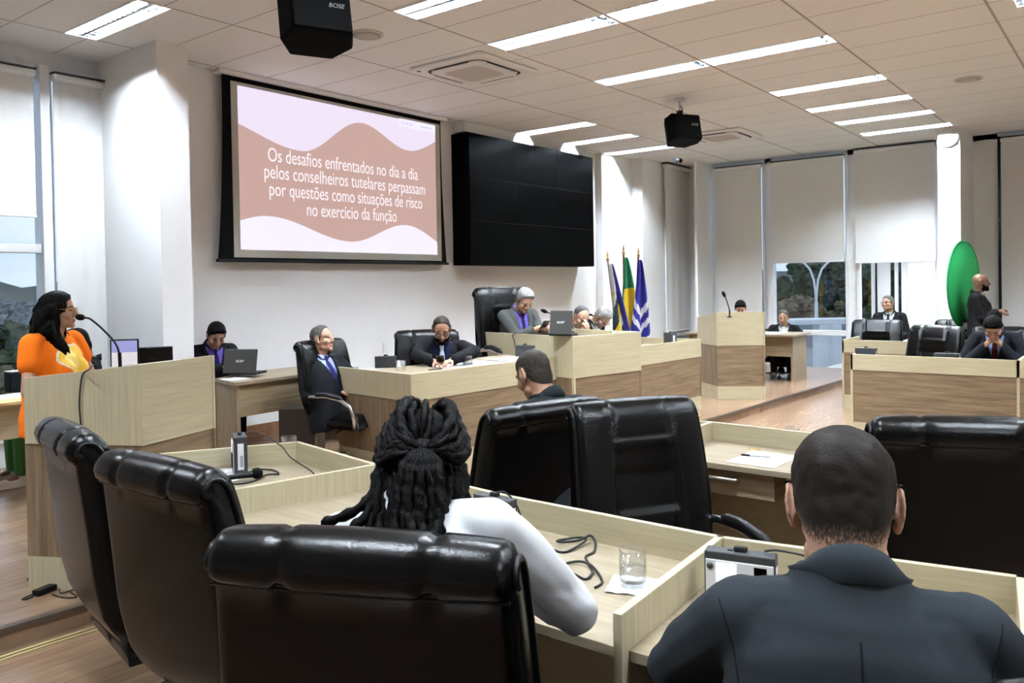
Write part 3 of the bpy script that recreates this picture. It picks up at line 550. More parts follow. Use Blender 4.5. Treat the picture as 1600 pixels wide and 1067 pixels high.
q0, q1 = P(436, 686, 7.05), P(492, 690, 7.05)
mat('dark_board', (.022, .016, .014), .5)
o = thing('pedestal', 'low dark cabinet standing behind the old man\'s chair', 'cabinet', (q0.x, q0.y, ZP))
MB().wall((0, 0), ((q1-q0).x, (q1-q0).y), .3, 0, .50).build('body', 'dark_board', o, bevel=.003); MB().wall(((q1-q0).x, (q1-q0).y), ((q1-q0).x*1.06, (q1-q0).y*1.06), .3, 0, .46).build('side_board', 'ash_v', o)
def dirn(right, toward, x):       # heading for something seen at picture column x: picture-right / toward-the-camera components
    v = ray(x, 450); v = Vector((v[0], v[1])).normalized(); r = Vector((v.y, -v.x)); d = r*right-v*toward; return (d.x, d.y)
# ---------------------------------------------------------------- executive chairs
PROF_F = [(-.185, .485), (-.210, .57), (-.235, .70), (-.258, .85), (-.285, 1.0), (-.305, 1.08), (-.322, 1.135), (-.345, 1.165), (-.378, 1.18), (-.408, 1.174), (-.430, 1.155), (-.438, 1.130), (-.432, 1.108), (-.418, 1.099)]
PROF_B = [(-.413, 1.09), (-.402, 1.0), (-.385, .85), (-.37, .70), (-.345, .58), (-.30, .495), (-.245, .465)]
def resample(pts, n):
    p = np.array(pts, float); d = np.concatenate([[0], np.cumsum(np.linalg.norm(np.diff(p, axis=0), axis=1))]); s = np.linspace(0, d[-1], n)
    return np.stack([np.interp(s, d, p[:, k]) for k in range(p.shape[1])], 1)
def make_chair():
    o = thing('executive_chair', 'x', 'chair', group='black executive chairs'); W = .30
    fr, bk = resample(PROF_F, 46), resample(PROF_B, 14); pr = np.concatenate([fr, bk]); n = len(pr); nf = len(fr)
    tg = np.roll(pr, -1, 0)-np.roll(pr, 1, 0); nr = np.stack([tg[:, 1], -tg[:, 0]], 1); nr /= np.linalg.norm(nr, axis=1)[:, None]
    cen = pr.mean(0); us = np.linspace(-1, 1, 41); m = MB(); vs = []
    for u in us:
        e = max(0, (abs(u)-.90)/.10); k = 1-.0*e
        for i in range(n):
            y, z = pr[i]; d = 0
            if i < nf:
                a = abs(u); inp = (1/(1+math.exp((a-.46)*60)))*(1/(1+math.exp((z-1.01)*140)))*(1/(1+math.exp((.60-z)*140)))
                d -= .034*inp
                band = 1/(1+math.exp((a-.46)*60))
                if .60 < z < 1.02: d += band*.024*(abs(math.sin((z-.60)/.42*math.pi*1.5))**.6)*(.35 if .74 < z < .90 else 1.0)
                d -= .015*math.exp(-((a-.47)/.026)**2)*(1 if .55 < z < 1.16 else 0)
                d += .014*math.sqrt(max(0, 1-a*a))
                if z > 1.06: d -= .006*math.exp(-((a-.5)/.018)**2)+.004*math.exp(-((u+.02)/.014)**2)
            else: d += .012*(1-u*u)
            if e > 0: d -= .022*(1-math.sqrt(max(0, 1-e*e)))
            wz = W*(1.04-.06*max(0, (z-.75)/.43)) if z > .75 else W*(1.04-.12*max(0, (.75-z)/.35))
            vs.append((u*wz, y+nr[i][0]*d, z+nr[i][1]*d))
    N = len(us); fs = [(a*n+i, a*n+(i+1) % n, (a+1)*n+(i+1) % n, (a+1)*n+i) for a in range(N-1) for i in range(n)]
    fs = [f[::-1] for f in fs]; fs += [tuple(range(n)), tuple(range((N-1)*n, N*n))[::-1]]
    m.add(vs, fs, 0, True); b = m.build('backrest', 'leather', o)
    for s in (0, N-1):
        pp = [Vector(vs[s*n+i])+Vector((0.002*(-1 if s == 0 else 1), 0, 0)) for i in range(nf)]
        MB().tube(pp, .007, 6).build('piping', 'leather_soft', b)
    sp = MB()
    sm_ = [(u*W*.96, -.420-.012*(1-u*u), 1.095) for u in np.linspace(-1, 1, 15)]; sp.tube(sm_, .004, 5); sp.build('rear_seam', 'leather_soft', b)
    # seat cushion
    st = MB(); nx, ny = 20, 20; top = []; 
    for j in range(ny+1):
        for i in range(nx+1):
            u, v = 2*i/nx-1, 2*j/ny-1; eu = (abs(u)**6+abs(v)**6)**(1/6); 
            z = .50-.05*max(0, eu-.75)/.25*(1 if eu > .75 else 0)+.012*math.sin(v*3.0)
            if v > .7: z -= .05*((v-.7)/.3)**2
            top.append((u*.275, v*.27, z))
    bot = [(x, y, .40) for x, y, z in top]; k = (nx+1)*(ny+1)
    f = [(j*(nx+1)+i, j*(nx+1)+i+1, (j+1)*(nx+1)+i+1, (j+1)*(nx+1)+i) for j in range(ny) for i in range(nx)]
    per = [i for i in range(nx+1)]+[j*(nx+1)+nx for j in range(1, ny+1)]+[ny*(nx+1)+i for i in range(nx-1, -1, -1)]+[j*(nx+1) for j in range(ny-1, 0, -1)]
    f2 = [tuple(q+k for q in g[::-1]) for g in f]+[(per[i], per[i]+k, per[(i+1) % len(per)]+k, per[(i+1) % len(per)]) for i in range(len(per))]
    st.add(top+bot, f+f2, 0, True); st.build('seat', 'leather', o)
    for s in (-1, 1):
        x = s*.315; arc = resample([(s*.285, -.29, .66), (x, -.22, .675), (x, -.05, .685), (x, .10, .66), (x, .20, .60), (x, .235, .52), (s*.30, .235, .44), (s*.26, .20, .40)], 26)
        ar = MB(); vv = []
        for q in arc: vv.append(Vector(q))
        ar.tube(vv, .019, 10); a = ar.build('armrest', 'chrome', o)
        MB().tube([v+Vector((0, 0.006 if i > 9 else 0, .016)) for i, v in enumerate(vv[4:15])], [.012]+[.023]*9+[.012], 10).build('arm_pad', 'black_plastic', a)
    MB().box(-.11, .11, -.14, .14, .335, .41).box(-.05, .05, -.27, -.10, .40, .45).build('mechanism', 'black_plastic', o, bevel=.012)
    MB().tube([(.08, .02, .37), (.24, .03, .365), (.29, .03, .36)], [.007, .007, .016], 8).build('height_lever', 'black_plastic', o)
    MB().lathe([(.055, .10), (.055, .20), (.040, .205), (.040, .27), (.05, .275), (.05, .34)], 18).build('gas_column', 'black_plastic', o)
    bs = MB(); bs.lathe([(.06, .055), (.065, .11), (.05, .12)], 16)
    for k in range(5):
        a = R(72*k+18); d = Vector((math.cos(a), math.sin(a), 0)); bs.tube([d*.04+Vector((0, 0, .10)), d*.18+Vector((0, 0, .092)), d*.31+Vector((0, 0, .070))], [.026, .022, .016], 8)
    base = bs.build('star_base', 'chrome', o)
    for k in range(5):
        a = R(72*k+18); M = Matrix.Translation((math.cos(a)*.31, math.sin(a)*.31, .028)) @ Matrix.Rotation(a+.6, 4, 'Z') @ Matrix.Rotation(R(90), 4, 'X')
        MB().lathe([(.001, -.024), (.026, -.024), (.028, -.014), (.028, -.004), (.01, -.004), (.01, .004), (.028, .004), (.028, .014), (.026, .024), (.001, .024)], 14, M=M).lathe([(.008, -.01), (.008, .03)], 8, M=Matrix.Translation((math.cos(a)*.31, math.sin(a)*.31, .03))).build('caster', 'rubber', base)
    return o
ch0 = make_chair(); _used = [False]
def chair(label, top, face, ztop, zfloor=0.0, sx=1.0):
    """top: middle of the back's upper edge; face: direction the sitter looks"""
    f = Vector(face).normalized(); sz = (ztop-zfloor)/1.18
    loc = Vector((top[0], top[1]))+f*.40
    place(ch0, _used[0], (loc.x, loc.y, zfloor), math.atan2(f.y, f.x)-R(90), label, (sx, 1, sz)); _used[0] = True
    return loc
chair('nearest black chair, its broad back in the foreground behind the woman with braids', (.935, 1.078), (.9, .43), 1.215, 0, .95)
chair('second empty black chair from the left, turned sideways before the front row', (1.15, 2.17), (1, .03), 1.18, 0, .9)
chair('leftmost empty black chair, turned sideways right beside the lectern', (1.235, 2.93), (.98, -.2), 1.19, 0, .92)
chair('black chair seen from behind holding the short haired man, left of the empty one', (2.99, 2.14), (.27, .96), 1.11, 0, 1.1)
chair('empty black chair turned to the camera showing its padded front', (3.0, 1.72), (-.53, -.85), 1.156, 0, .96)
chair('large black chair back right of the man in the dark grey suit', (3.02, .45), (.91, .41), 1.18, 0, 1.05)
chair('empty black chair in the lower right corner, only its top edge showing', (1.24, -.10), (.8, .6), 1.17)
chair('low black chair under the man in dark grey, hidden by his back', (.79, .36), (.93, .37), .98, 0, .8)
q = P(128, 600, 7.0); f_ = dirn(-1, 0, 128); chair('low black chair of the seated person behind the woman in orange', (q.x-f_[0]*.22, q.y-f_[1]*.22), f_, .92, ZP, .85)
q = P(497, 528, 7.3); c4 = chair('black chair with the old man in navy leaning back', (q.x, q.y), dirn(.75, .65, 497), 1.18, ZP)
q = P(666, 516, 7.75); c5 = chair('black chair behind the bearded man with the white tie', (q.x, q.y), dirn(.1, 1, 666), q.z, ZP, 1.0)
chair('black chair of the striped tie man at the small table', tuple(P(1224, 515, 13.4)[:2]), dirn(-.1, 1, 1224), .84, ZP)
q = P(779, 450, 8.9); c6 = chair('tall black chair of the president in the grey suit', (q.x, q.y), (-.28, -1), q.z, ZP, 1.12)
q = P(1371, 500, 11.2); c14 = chair('black chair in front of the man with glasses by the entrance', (q.x, q.y), (-1, -.1), q.z, 0, 1.05)
q = P(1467, 509, 8.95); chair('black chair seen half from its side at the nearest right bench', (q.x, q.y), (-.93, .36), q.z)
q = P(1503, 500, 11.4); chair('black chair right before the bald standing man, second bench', (q.x, q.y), (-1, 0), q.z, 0, 1.1)
q = P(1572, 511, 9.35); c16 = chair('black chair of the man holding his face', (q.x, q.y), (-1, -.1), q.z, 0, 1.1)
q = P(1645, 503, 11.4); chair('black chair whose corner shows at the right picture edge', (q.x, q.y), (-1, 0), q.z)
# ================================================================ PEOPLE
from mathutils import noise as mnoise
from mathutils.bvhtree import BVHTree
def remesh(mb, voxel, it=3, fac=.5):
    me = bpy.data.meshes.new('tmp'); me.from_pydata(mb.v, [], mb.f); me.update(); o = bpy.data.objects.new('tmp', me); C.objects.link(o)
    r = o.modifiers.new('r', 'REMESH'); r.mode = 'VOXEL'; r.voxel_size = voxel; r.use_smooth_shade = True
    if it: s = o.modifiers.new('s', 'SMOOTH'); s.factor = fac; s.iterations = it
    dg = bpy.context.evaluated_depsgraph_get(); out = bpy.data.meshes.new_from_object(o.evaluated_get(dg)); bpy.data.objects.remove(o); bpy.data.meshes.remove(me)
    n = len(out.vertices); v = np.empty(n*3); out.vertices.foreach_get('co', v); v = v.reshape(-1, 3); nn = np.empty(n*3); out.vertices.foreach_get('normal', nn)
    f = np.array([p.vertices[:] for p in out.polygons], int); bpy.data.meshes.remove(out); return v, f, nn.reshape(-1, 3)
def xf(v, M): A = np.array(M); return v @ A[:3, :3].T + A[:3, 3]
def obj_vf(name, v, f, mats, parent, midx=None, attr=None):
    me = bpy.data.meshes.new(name); me.from_pydata(v.tolist(), [], [tuple(int(i) for i in q) for q in f])
    for mm in (mats if isinstance(mats, (list, tuple)) else [mats]): me.materials.append(MATS[mm])
    me.polygons.foreach_set('use_smooth', [True]*len(me.polygons))
    if midx is not None: me.polygons.foreach_set('material_index', midx)
    if attr is not None: a = me.attributes.new('hair_amount', 'FLOAT', 'POINT'); a.data.foreach_set('value', attr)
    me.update(); o = bpy.data.objects.new(name, me); C.objects.link(o); o.parent = parent; return o
def sub(v, f, n, keep, off):
    """cut the kept faces out as a shell pushed off along the normals"""
    ff = f[keep]; 
    if len(ff) == 0: return None
    ids, inv = np.unique(ff, return_inverse=True); vv = v[ids]; o = off[ids] if hasattr(off, '__len__') else off
    return vv+n[ids]*(np.array(o)[:, None] if hasattr(off, '__len__') else o), inv.reshape(ff.shape), ids
HEADP = lambda p: np.interp
def head_prims(m, M, s=1.0):
    T = lambda p: M @ (Vector(p)*s); Rt = M.to_3x3()
    def E(c, r, rot=None): m.ell(T(c), [q*s for q in r], (Rt if rot is None else Rt @ rot), 18, 12)
    E((0, -.014, .030), (.076, .097, .088)); m.cap(T((0, -.034, -.020)), T((0, -.032, -.090)), .069*s, .056*s); E((0, .012, -.028), (.062, .073, .082)); E((0, .030, -.075), (.046, .052, .040)); E((0, .068, -.100), (.022, .019, .018))
    for sx in (-1, 1):
        E((sx*.042, .050, -.028), (.024, .030, .026)); E((sx*.031, .070, .001), (.013, .013, .011)); E((sx*.046, .015, -.075), (.018, .03, .025))
        er = Matrix.Rotation(sx*R(-24), 3, 'Z'); E((sx*.080, -.012, -.006), (.007, .019, .031), er); E((sx*.077, -.004, -.032), (.007, .010, .012), er)
        arc = [T((sx*(.083+.004*math.sin(t)), -.010-.019*math.sin(t)+0*t, .0+.031*math.cos(t))) for t in np.linspace(-1.0, 2.6, 9)]
        m.tube(arc, .0042*s, 6)
        m.cap(T((sx*.012, .074, .024)), T((sx*.046, .066, .022)), .011*s, .010*s); E((sx*.012, .090, -.036), (.009, .011, .008))
    m.cap(T((0, .078, .022)), T((0, .103, -.028)), .009*s, .0125*s); E((0, .100, -.032), (.011, .012, .010))
    E((0, .080, -.062), (.021, .013, .0065)); E((0, .078, -.073), (.018, .013, .0075))
def hand_prims(m, wrist, d, nrm, side, curl, s=1.0, spread=1.0):
    d = d.normalized(); nrm = (nrm-d*nrm.dot(d)).normalized(); sdir = d.cross(nrm)*side      # sdir points to the thumb side
    Rt = Matrix((sdir, d, nrm)).transposed()
    m.ell(wrist+d*.048*s, (.041*s, .055*s, .017*s), Rt, 14, 10)
    for k, (off, L) in enumerate(((.030, .92), (.010, 1.0), (-.011, .95), (-.031, .76))):
        p = wrist+(d*(.088-.004*abs(k-1))+sdir*off)*s; a = 0; r = .0088*s
        for j, l in enumerate((.043, .027, .022)):
            a += curl[min(k, len(curl)-1)]*(.55 if j == 0 else 1.0); q = p+(d*math.cos(a)+nrm*math.sin(a)+sdir*off*1.2*spread)*l*L*s
            m.cap(p, q, r, r*.92, 8); p = q; r *= .92
    p = wrist+(d*.028+sdir*.034)*s; q = p+(d*.62+sdir*.62+nrm*.42).normalized()*.040*s; m.cap(p, q, .0125*s, .0105*s, 8)
    m.cap(q, q+(d*.85+sdir*.1+nrm*.45).normalized()*.034*s, .0105*s, .009*s, 8)
def ik(sh, hand, pole, l1, l2):
    v = hand-sh; D = v.length; Dm = min(D, (l1+l2)*.985); u = v.normalized(); a = (l1*l1-l2*l2+Dm*Dm)/(2*Dm); h = math.sqrt(max(0, l1*l1-a*a))
    p = (pole-u*pole.dot(u)); p = p.normalized() if p.length > 1e-4 else Vector((0, 0, -1)); return sh+u*a+p*h, sh+u*Dm
def skin(name, c): return mat(name, c, .5, noise=.06, nscale=40)
skin('skin_tan', (.40, .222, .15)); skin('skin_fair', (.48, .285, .205)); skin('skin_brown', (.19, .095, .058))
mat('lip', (.36, .13, .10), .45); mat('eye', (.02, .015, .012), .2); mat('hair_black', (.0016, .0014, .0014), .55, 0, .05, noise=.3, nscale=90, bump=.4, bscale=220, stretch=(1, 1, .35)); mat('hair_brown', (.022, .015, .011), .6, 0, .25, noise=.5, nscale=120, bump=.5, bscale=260)
mat('hair_grey', (.26, .255, .25), .6, 0, .25, noise=.45, nscale=70, bump=.5, bscale=200); mat('hair_salt', (.075, .07, .066), .6, 0, .25, noise=.5, nscale=80, bump=.5, bscale=200)
def cloth(nm, c, b=.10, sc=420): return mat(nm, c, .88, 0, .15, noise=.10, nscale=500, bump=b, bscale=sc, sheen=0)
cloth('suit_black', (.006, .006, .0075)); cloth('suit_navy', (.007, .008, .011)); cloth('suit_grey', (.062, .067, .066)); cloth('suit_slate', (.018, .0225, .027)); cloth('suit_charcoal', (.010, .010, .011))
cloth('shirt_white', (.58, .60, .64)); cloth('shirt_blue', (.14, .16, .62)); cloth('shirt_violet', (.19, .14, .60)); cloth('shirt_navy', (.006, .008, .03)); cloth('shirt_light_blue', (.30, .38, .72)); cloth('tee_orange', (.86, .185, .012), .1); cloth('blazer_white', (.50, .51, .53), .08)
cloth('tie_white', (.66, .78, .86), .05); cloth('tie_navy', (.015, .012, .07), .05); cloth('tie_purple', (.03, .015, .07), .05); cloth('tie_black', (.01, .01, .012), .05); cloth('tie_wine', (.06, .008, .016), .05); cloth('shirt_grey', (.30, .33, .42)); cloth('trouser_green', (.07, .22, .08))
mat('shoe', (.01, .009, .009), .35); mat('sandal', (.72, .66, .58), .5)
HL = {'short': [(-.2, -.098), (-.08, -.085), (-.045, -.055), (-.030, -.030), (-.012, .0), (.006, -.012), (.022, .008), (.034, .036), (.055, .056), (.07, .074), (.12, .078)],
      'receding': [(-.2, -.078), (-.07, -.066), (-.035, -.034), (-.012, -.004), (.006, -.010), (.02, .012), (.03, .045), (.045, .085), (.06, .105), (.12, .2)],
      'fringe': [(-.2, -.078), (-.07, -.066), (-.035, -.034), (-.012, -.004), (.006, .0), (.014, .03), (.02, .07), (.03, .108), (.04, .3), (.12, .3)],
      'bald': [(-.2, 9), (.2, 9)]}
PCOUNT = [0]
def person(label, head, face, floor=0.0, lean=8, twist=0, side=0, hyaw=0, hpitch=10, hroll=0, skinm='skin_tan', hair='short', hairm='hair_black', hthick=.012, jacket='suit_black', shirt='shirt_white', tie=None,
           glasses=None, beard=None, bthick=.007, handR=None, handL=None, elR=None, elL=None, curl=(.5,), palm=(0, 0, -1), standing=False, fat=1.0, sw=.185, scale=1.0, vox=.006, jvox=.009, fade=.035, nd=0.0, slen=.62, trousers='suit_black', tee=False, legs=True, wrinkle=.004, zb=.20, name='person', shoes='shoe', legdir=0.0, jopen=1.0):
    PCOUNT[0] += 1
    f = Vector(face).normalized(); rz = math.atan2(f.y, f.x)-R(90)
    def mats(hz):
        U = Matrix.Translation((0, 0, hz)) @ Matrix.Rotation(-R(twist), 4, 'Z') @ Matrix.Rotation(-R(lean), 4, 'X') @ Matrix.Rotation(R(side), 4, 'Y')
        Hl = Matrix.Translation((0, .012, .500-nd)) @ Matrix.Rotation(-R(hyaw), 4, 'Z') @ Matrix.Rotation(-R(hpitch), 4, 'X') @ Matrix.Rotation(R(hroll), 4, 'Y') @ Matrix.Translation((0, .028, .135))
        return U, Hl
    hz = .92 if standing else .50; U, Hl = mats(hz); hw = (U @ Hl).translation*scale
    dz = (head[2]-floor-hw.z)/scale; hz += dz; U, Hl = mats(hz)
    print('PERSON', label[:40], 'pelvis height %.2f' % (hz*scale))
    o = thing(name, label, 'person', (0, 0, 0), 0, group=None)
    B = Matrix.Translation((head[0], head[1], 0)) @ Matrix.Rotation(rz, 4, 'Z') @ Matrix.Translation((-hw.x, -hw.y, 0)); o.location = (B.translation.x, B.translation.y, floor); o.rotation_euler = (0, 0, rz); o.scale = (scale,)*3
    Wm = Matrix.Translation((B.translation.x, B.translation.y, floor)) @ Matrix.Rotation(rz, 4, 'Z') @ Matrix.Scale(scale, 4); Ui = U.inverted()
    def tgt(t):
        if t is None: return None
        k, v = t; v = Vector(v)
        return {'head': Hl, 'base': Ui, 'world': Ui @ Wm.inverted(), 'u': Matrix()}[k] @ v
    sh = {1: Vector((sw*.95, -.012, .432)), -1: Vector((-sw*.95, -.012, .432))}
    arms = {}
    for s, ht, el in ((1, handR, elR), (-1, handL, elL)):
        h = tgt(ht) if ht else (Ui @ Vector((s*.16, .30, hz+.10)) if not standing else Ui @ Vector((s*.25, .05, hz-.08)))
        if el: e = tgt(el); w = h
        else: e, w = ik(sh[s], h, Vector((s*.55, -.35, -.8)), .285, .255)
        arms[s] = (sh[s], e, w)
    def loft(m, grow, zlo=-.17, ztop=9):
        g = sw/.19; rows = [(-.17, 0, .168*fat, .125*fat), (-.06, 0, .174*fat, .13*fat), (.05, .004, .163*fat, .122*fat), (.15, .008*fat, .162*fat, .12*fat), (.26, .008, .174*g, .122*(fat*.5+.5)), (.345, -.004, .180*g, .114*(fat*.4+.6)), (.405, -.016, .168*g, .098), (.45, -.022, .125*g, .080), (.485, -.018, .082, .066), (.53, -.004, .056, .058)]
        rows = [r for r in rows if zlo <= r[0] <= ztop]; n = 28; vs = []
        for z, yc, rx, ry in rows:
            for k in range(n):
                a = 2*math.pi*k/n; ca, sa = math.cos(a), math.sin(a); vs.append((math.copysign(abs(ca)**.85, ca)*(rx+grow), yc+math.copysign(abs(sa)**.85, sa)*(ry+grow), z))
        m.add(vs, [(i*n+k, i*n+(k+1) % n, (i+1)*n+(k+1) % n, (i+1)*n+k) for i in range(len(rows)-1) for k in range(n)]+[tuple(range(n))[::-1], tuple(range((len(rows)-1)*n, len(rows)*n))], 0, True)
    # ---- body: one continuous surface
    m = MB(); loft(m, -.014)
    m.cap(Vector((0, -.008, .46)), Hl @ Vector((0, -.018, -.05)), .058, .054); m.ell((0, -.02, .47), (.10, .06, .04))
    head_prims(m, Hl)
    for s in (1, -1):
        a, e, w = arms[s]; m.ell(a, (.05, .05, .05)); m.cap(Vector((s*.05, -.02, .445)), a, .035, .036); m.cap(a, e, .045, .038); m.cap(e, w, .038, .026)
        pn = tgt(('base', palm))-tgt(('base', (0, 0, 0))) if not isinstance(palm, dict) else tgt(palm[s])-tgt((palm[s][0], (0, 0, 0)))
        d = (w-e).normalized(); hand_prims(m, w, d, Vector(pn), -s, curl)
    ld = Matrix.Rotation(R(legdir), 4, 'Z'); kn = {}
    for s in (1, -1):
        hip = Vector((s*.09, 0, hz-.02)); 
        if standing: k, a = Vector((s*.10, .03, hz*.52)), Vector((s*.10, 0, .09))
        else: k, a = ld @ Vector((s*.12, .43, min(hz, .50))), ld @ Vector((s*.12, .42, .09))
        kn[s] = (hip, k, a); m.cap(Ui @ hip, Ui @ k, .070, .05); m.cap(Ui @ k, Ui @ a, .046, .034); t = ld @ Vector((0, .12, -.05)); m.cap(Ui @ a, Ui @ (a+t), .034, .028)
    v, fa, nn = remesh(m, vox/scale, 10 if vox < .004 else 2)
    hi = np.array(Hl.inverted()); hv = v @ hi[:3, :3].T+hi[:3, 3]
    sm = np.clip((-.012-hv[:, 1])/.02, 0, 1)*(np.abs(hv[:, 0]) < .0745)*(hv[:, 2] > -.11)*(np.linalg.norm(hv, axis=1) < .16)      # even out the back of the skull
    ed_ = np.concatenate([fa[:, [0, 1]], fa[:, [1, 2]], fa[:, [2, 3]], fa[:, [3, 0]]]); ed_ = ed_[(sm[ed_] > 0).any(1)]
    for _ in range(int(14*(.006/vox)**2)):
        ac = np.zeros_like(v); ct = np.zeros(len(v)); np.add.at(ac, ed_[:, 0], v[ed_[:, 1]]); np.add.at(ct, ed_[:, 0], 1); np.add.at(ac, ed_[:, 1], v[ed_[:, 0]]); np.add.at(ct, ed_[:, 1], 1)
        v = v+(ac/np.maximum(ct, 1)[:, None]-v)*(sm*(ct > 0)*.6)[:, None]
    fn_ = np.cross(v[fa[:, 2]]-v[fa[:, 0]], v[fa[:, 3]]-v[fa[:, 1]]); nn = np.zeros_like(v)
    for k in range(4): np.add.at(nn, fa[:, k], fn_)
    nn /= np.maximum(np.linalg.norm(nn, axis=1), 1e-12)[:, None]
    hv = v @ hi[:3, :3].T+hi[:3, 3]; fc = hv[fa].mean(1); ax = np.abs(fc[:, 0]); z = fc[:, 2]; y = fc[:, 1]
    mi = np.zeros(len(fa), int); mi[((ax-.031)/.0135)**2+((z-.003)/.0062)**2 < 1] = 2; mi[(((ax-.032)/.021)**2+((z-.024-.004*(1-np.abs(ax-.03)/.02))/.0048)**2 < 1)] = 3; mi[(fc[:, 0]/.023)**2+((z+.067)/.0105)**2 < 1] = 1; mi[(y < .045) | (y > .14) | (ax > .075)] = 0
    obj_vf('body', xf(v, U), fa, [skinm, 'lip', 'eye', hairm], o, mi)
    nh = nn @ hi[:3, :3].T
    isH = (hv[:, 2] > -.13) & (np.linalg.norm(hv, axis=1) < .17)
    def ear(p): return (np.abs(p[:, 0]) > .0735) & (p[:, 2] < .028) & (p[:, 2] > -.05) & (p[:, 1] > -.036) & (p[:, 1] < .03)
    if hair in HL and hair != 'bald':
        xs, ys = zip(*HL[hair]); zl = lambda p: np.interp(p[:, 1], xs, ys)
        keep = (fc[:, 2] > zl(fc)) & (np.linalg.norm(fc, axis=1) < .16) & ~ear(fc)
        dist = hv[:, 2]-zl(hv); t = np.clip(dist/fade, 0, 1); topw = np.clip((hv[:, 2]-.02)/.07, 0, 1); rn = np.array([mnoise.noise(Vector(p)*55) for p in hv]) if keep.sum() < 60000 else 0
        th = .0015+(hthick*(.45+.55*topw)+.002*rn)*t
        r_ = sub(v, fa, nn, keep, th)
        if r_: obj_vf('hair', xf(r_[0], U), r_[1], hairm, o, attr=t[r_[2]])
    if beard:
        keep = (fc[:, 1] > .008) & (fc[:, 2] < np.interp(fc[:, 1], [-.01, .02, .05, .075, .12], [.0, -.03, -.055, -.052, -.05])) & (fc[:, 2] > -.125) & ~ear(fc) & ~((fc[:, 0]/.022)**2+((fc[:, 2]+.066)/.010)**2 < 1) & (np.linalg.norm(fc, axis=1) < .16)
        if beard[0] == 'goatee': keep &= (np.abs(fc[:, 0]) < .034) & (fc[:, 1] > .04)
        r_ = sub(v, fa, nn, keep, bthick)
        if r_: obj_vf('beard', xf(r_[0], U), r_[1], beard[1], o)
    if glasses:
        g = MB(); HM = U @ Hl
        for s in (-1, 1):
            g.tube([HM @ Vector((s*.032+.0215*math.cos(a), .098-.004*abs(math.cos(a)), .002+.017*math.sin(a))) for a in np.linspace(0, 2*math.pi, 17)[:-1]], .0023, 6, closed=True)
            g.tube([HM @ Vector(p) for p in ((s*.053, .094, .006), (s*.074, .06, .010), (s*.0835, -.005, .016), (s*.082, -.02, .004))], .002, 6)
        g.tube([HM @ Vector(p) for p in ((-.011, .100, .006), (0, .104, .009), (.011, .100, .006))], .002, 6); g.build('glasses', glasses, o)
    # ---- clothes
    def garment(nm, matn, grow, slv, voxel, it, zlo, cut, wr, ztop=9, ex=None):
        g = MB(); loft(g, grow, zlo, ztop)
        for s in (1, -1):
            a, e, w = arms[s]; L = (w-e)
            if slv > 0:
                g.ell(a, (.053+grow, .056+grow, .055+grow)); g.cap(Vector((s*.045, -.028, .450)), a+Vector((-s*.015, -.006, .008)), .042+grow, .045+grow); g.ell((s*.100, -.048, .35), (.085, .060, .13))
                if slv > 1: g.cap(a, e, .055+grow, .046+grow); g.cap(e, e+L*(1-.030/max(L.length, .05)), .046+grow, .032+grow)
                else: g.cap(a, a+(e-a)*slen, .060+grow, .060+grow)
        if ex: ex(g)
        gv, gf, gn = remesh(g, voxel/scale, it)
        if wr:
            def W_(p):
                q = Vector(p); near = max(0, 1-min((q-arms[1][1]).length, (q-arms[-1][1]).length)/.16); near2 = max(0, 1-min(abs(abs(q.x)-sw*.9), .1)/.1)
                return mnoise.noise(Vector((q.x*7, q.y*7, q.z*16)))*wr*(.8+1.6*near+.6*near2)+mnoise.noise(q*4)*wr*.7+wr*1.3*near*(.5-2*abs(mnoise.noise(Vector((q.x*9+3, q.y*9, q.z*20)))))
            gv = gv+gn*np.array([W_(p) for p in gv])[:, None]
        c = gv[gf].mean(1); keep = ~cut(c); r_ = sub(gv, gf, gn, keep, 0.0)
        ob = obj_vf(nm, xf(r_[0], U), r_[1], matn, o); return ob, gv, gf, gn, c
    neck = lambda c: (c[:, 2] > .455) & (np.hypot(c[:, 0], c[:, 1]+.005) < .074)
    top = lambda c: (c[:, 2] > .515)
    Vw = lambda zz: np.clip((zz-zb)/(.46-zb), 0, 1)*.082*jopen
    if tee:
        ob, gv, gf, gn, c = garment('t_shirt', jacket, .012, 1, jvox, 3, -.17, lambda c: neck(c) | top(c), wrinkle, ex=tee if callable(tee) else None)
    elif jacket:
        sob, sv, sf, sn, sc = garment('shirt', shirt, .0, 0, .010, 2, -.10, lambda c: (c[:, 2] > .50), 0)
        b = MB(); rows = []
        for (r, zz) in ((.060, .478), (.0605, .494), (.058, .514), (.061, .515), (.067, .490), (.069, .478)):
            rows.append([(r*math.sin(a), r*math.cos(a)*1.0-.008+(.004 if zz < .5 else 0), zz-.018*math.cos(a)) for a in np.linspace(.10, 2*math.pi-.10, 36)])
        n = 36; b.add([p for r in rows for p in r], [(i*n+k, i*n+k+1, (i+1)*n+k+1, (i+1)*n+k) for i in range(len(rows)-1) for k in range(n-1)], 0, True); b.v = [tuple(U @ Vector(p)) for p in b.v]; b.build('shirt_collar', shirt, o)
        cut = lambda c: neck(c) | top(c) | ((c[:, 1] > .0) & (c[:, 2] > zb) & (np.abs(c[:, 0]) < Vw(c[:, 2])))
        ob, gv, gf, gn, c = garment('jacket', jacket, .014, 2, jvox, max(4, min(16, int(5*(.009/jvox)**2))), -.17, cut, wrinkle)
        lap = (c[:, 1] > .02) & (c[:, 2] > zb+.02) & (np.abs(c[:, 0]) >= Vw(c[:, 2])-.002) & (np.abs(c[:, 0]) < Vw(c[:, 2])+.018+.034*np.clip((c[:, 2]-zb)/.18, 0, 1)) & (c[:, 2] < .44) & ~neck(c)
        r_ = sub(gv, gf, gn, lap, .008)
        if r_: obj_vf('lapels', xf(r_[0], U), r_[1], jacket, o)
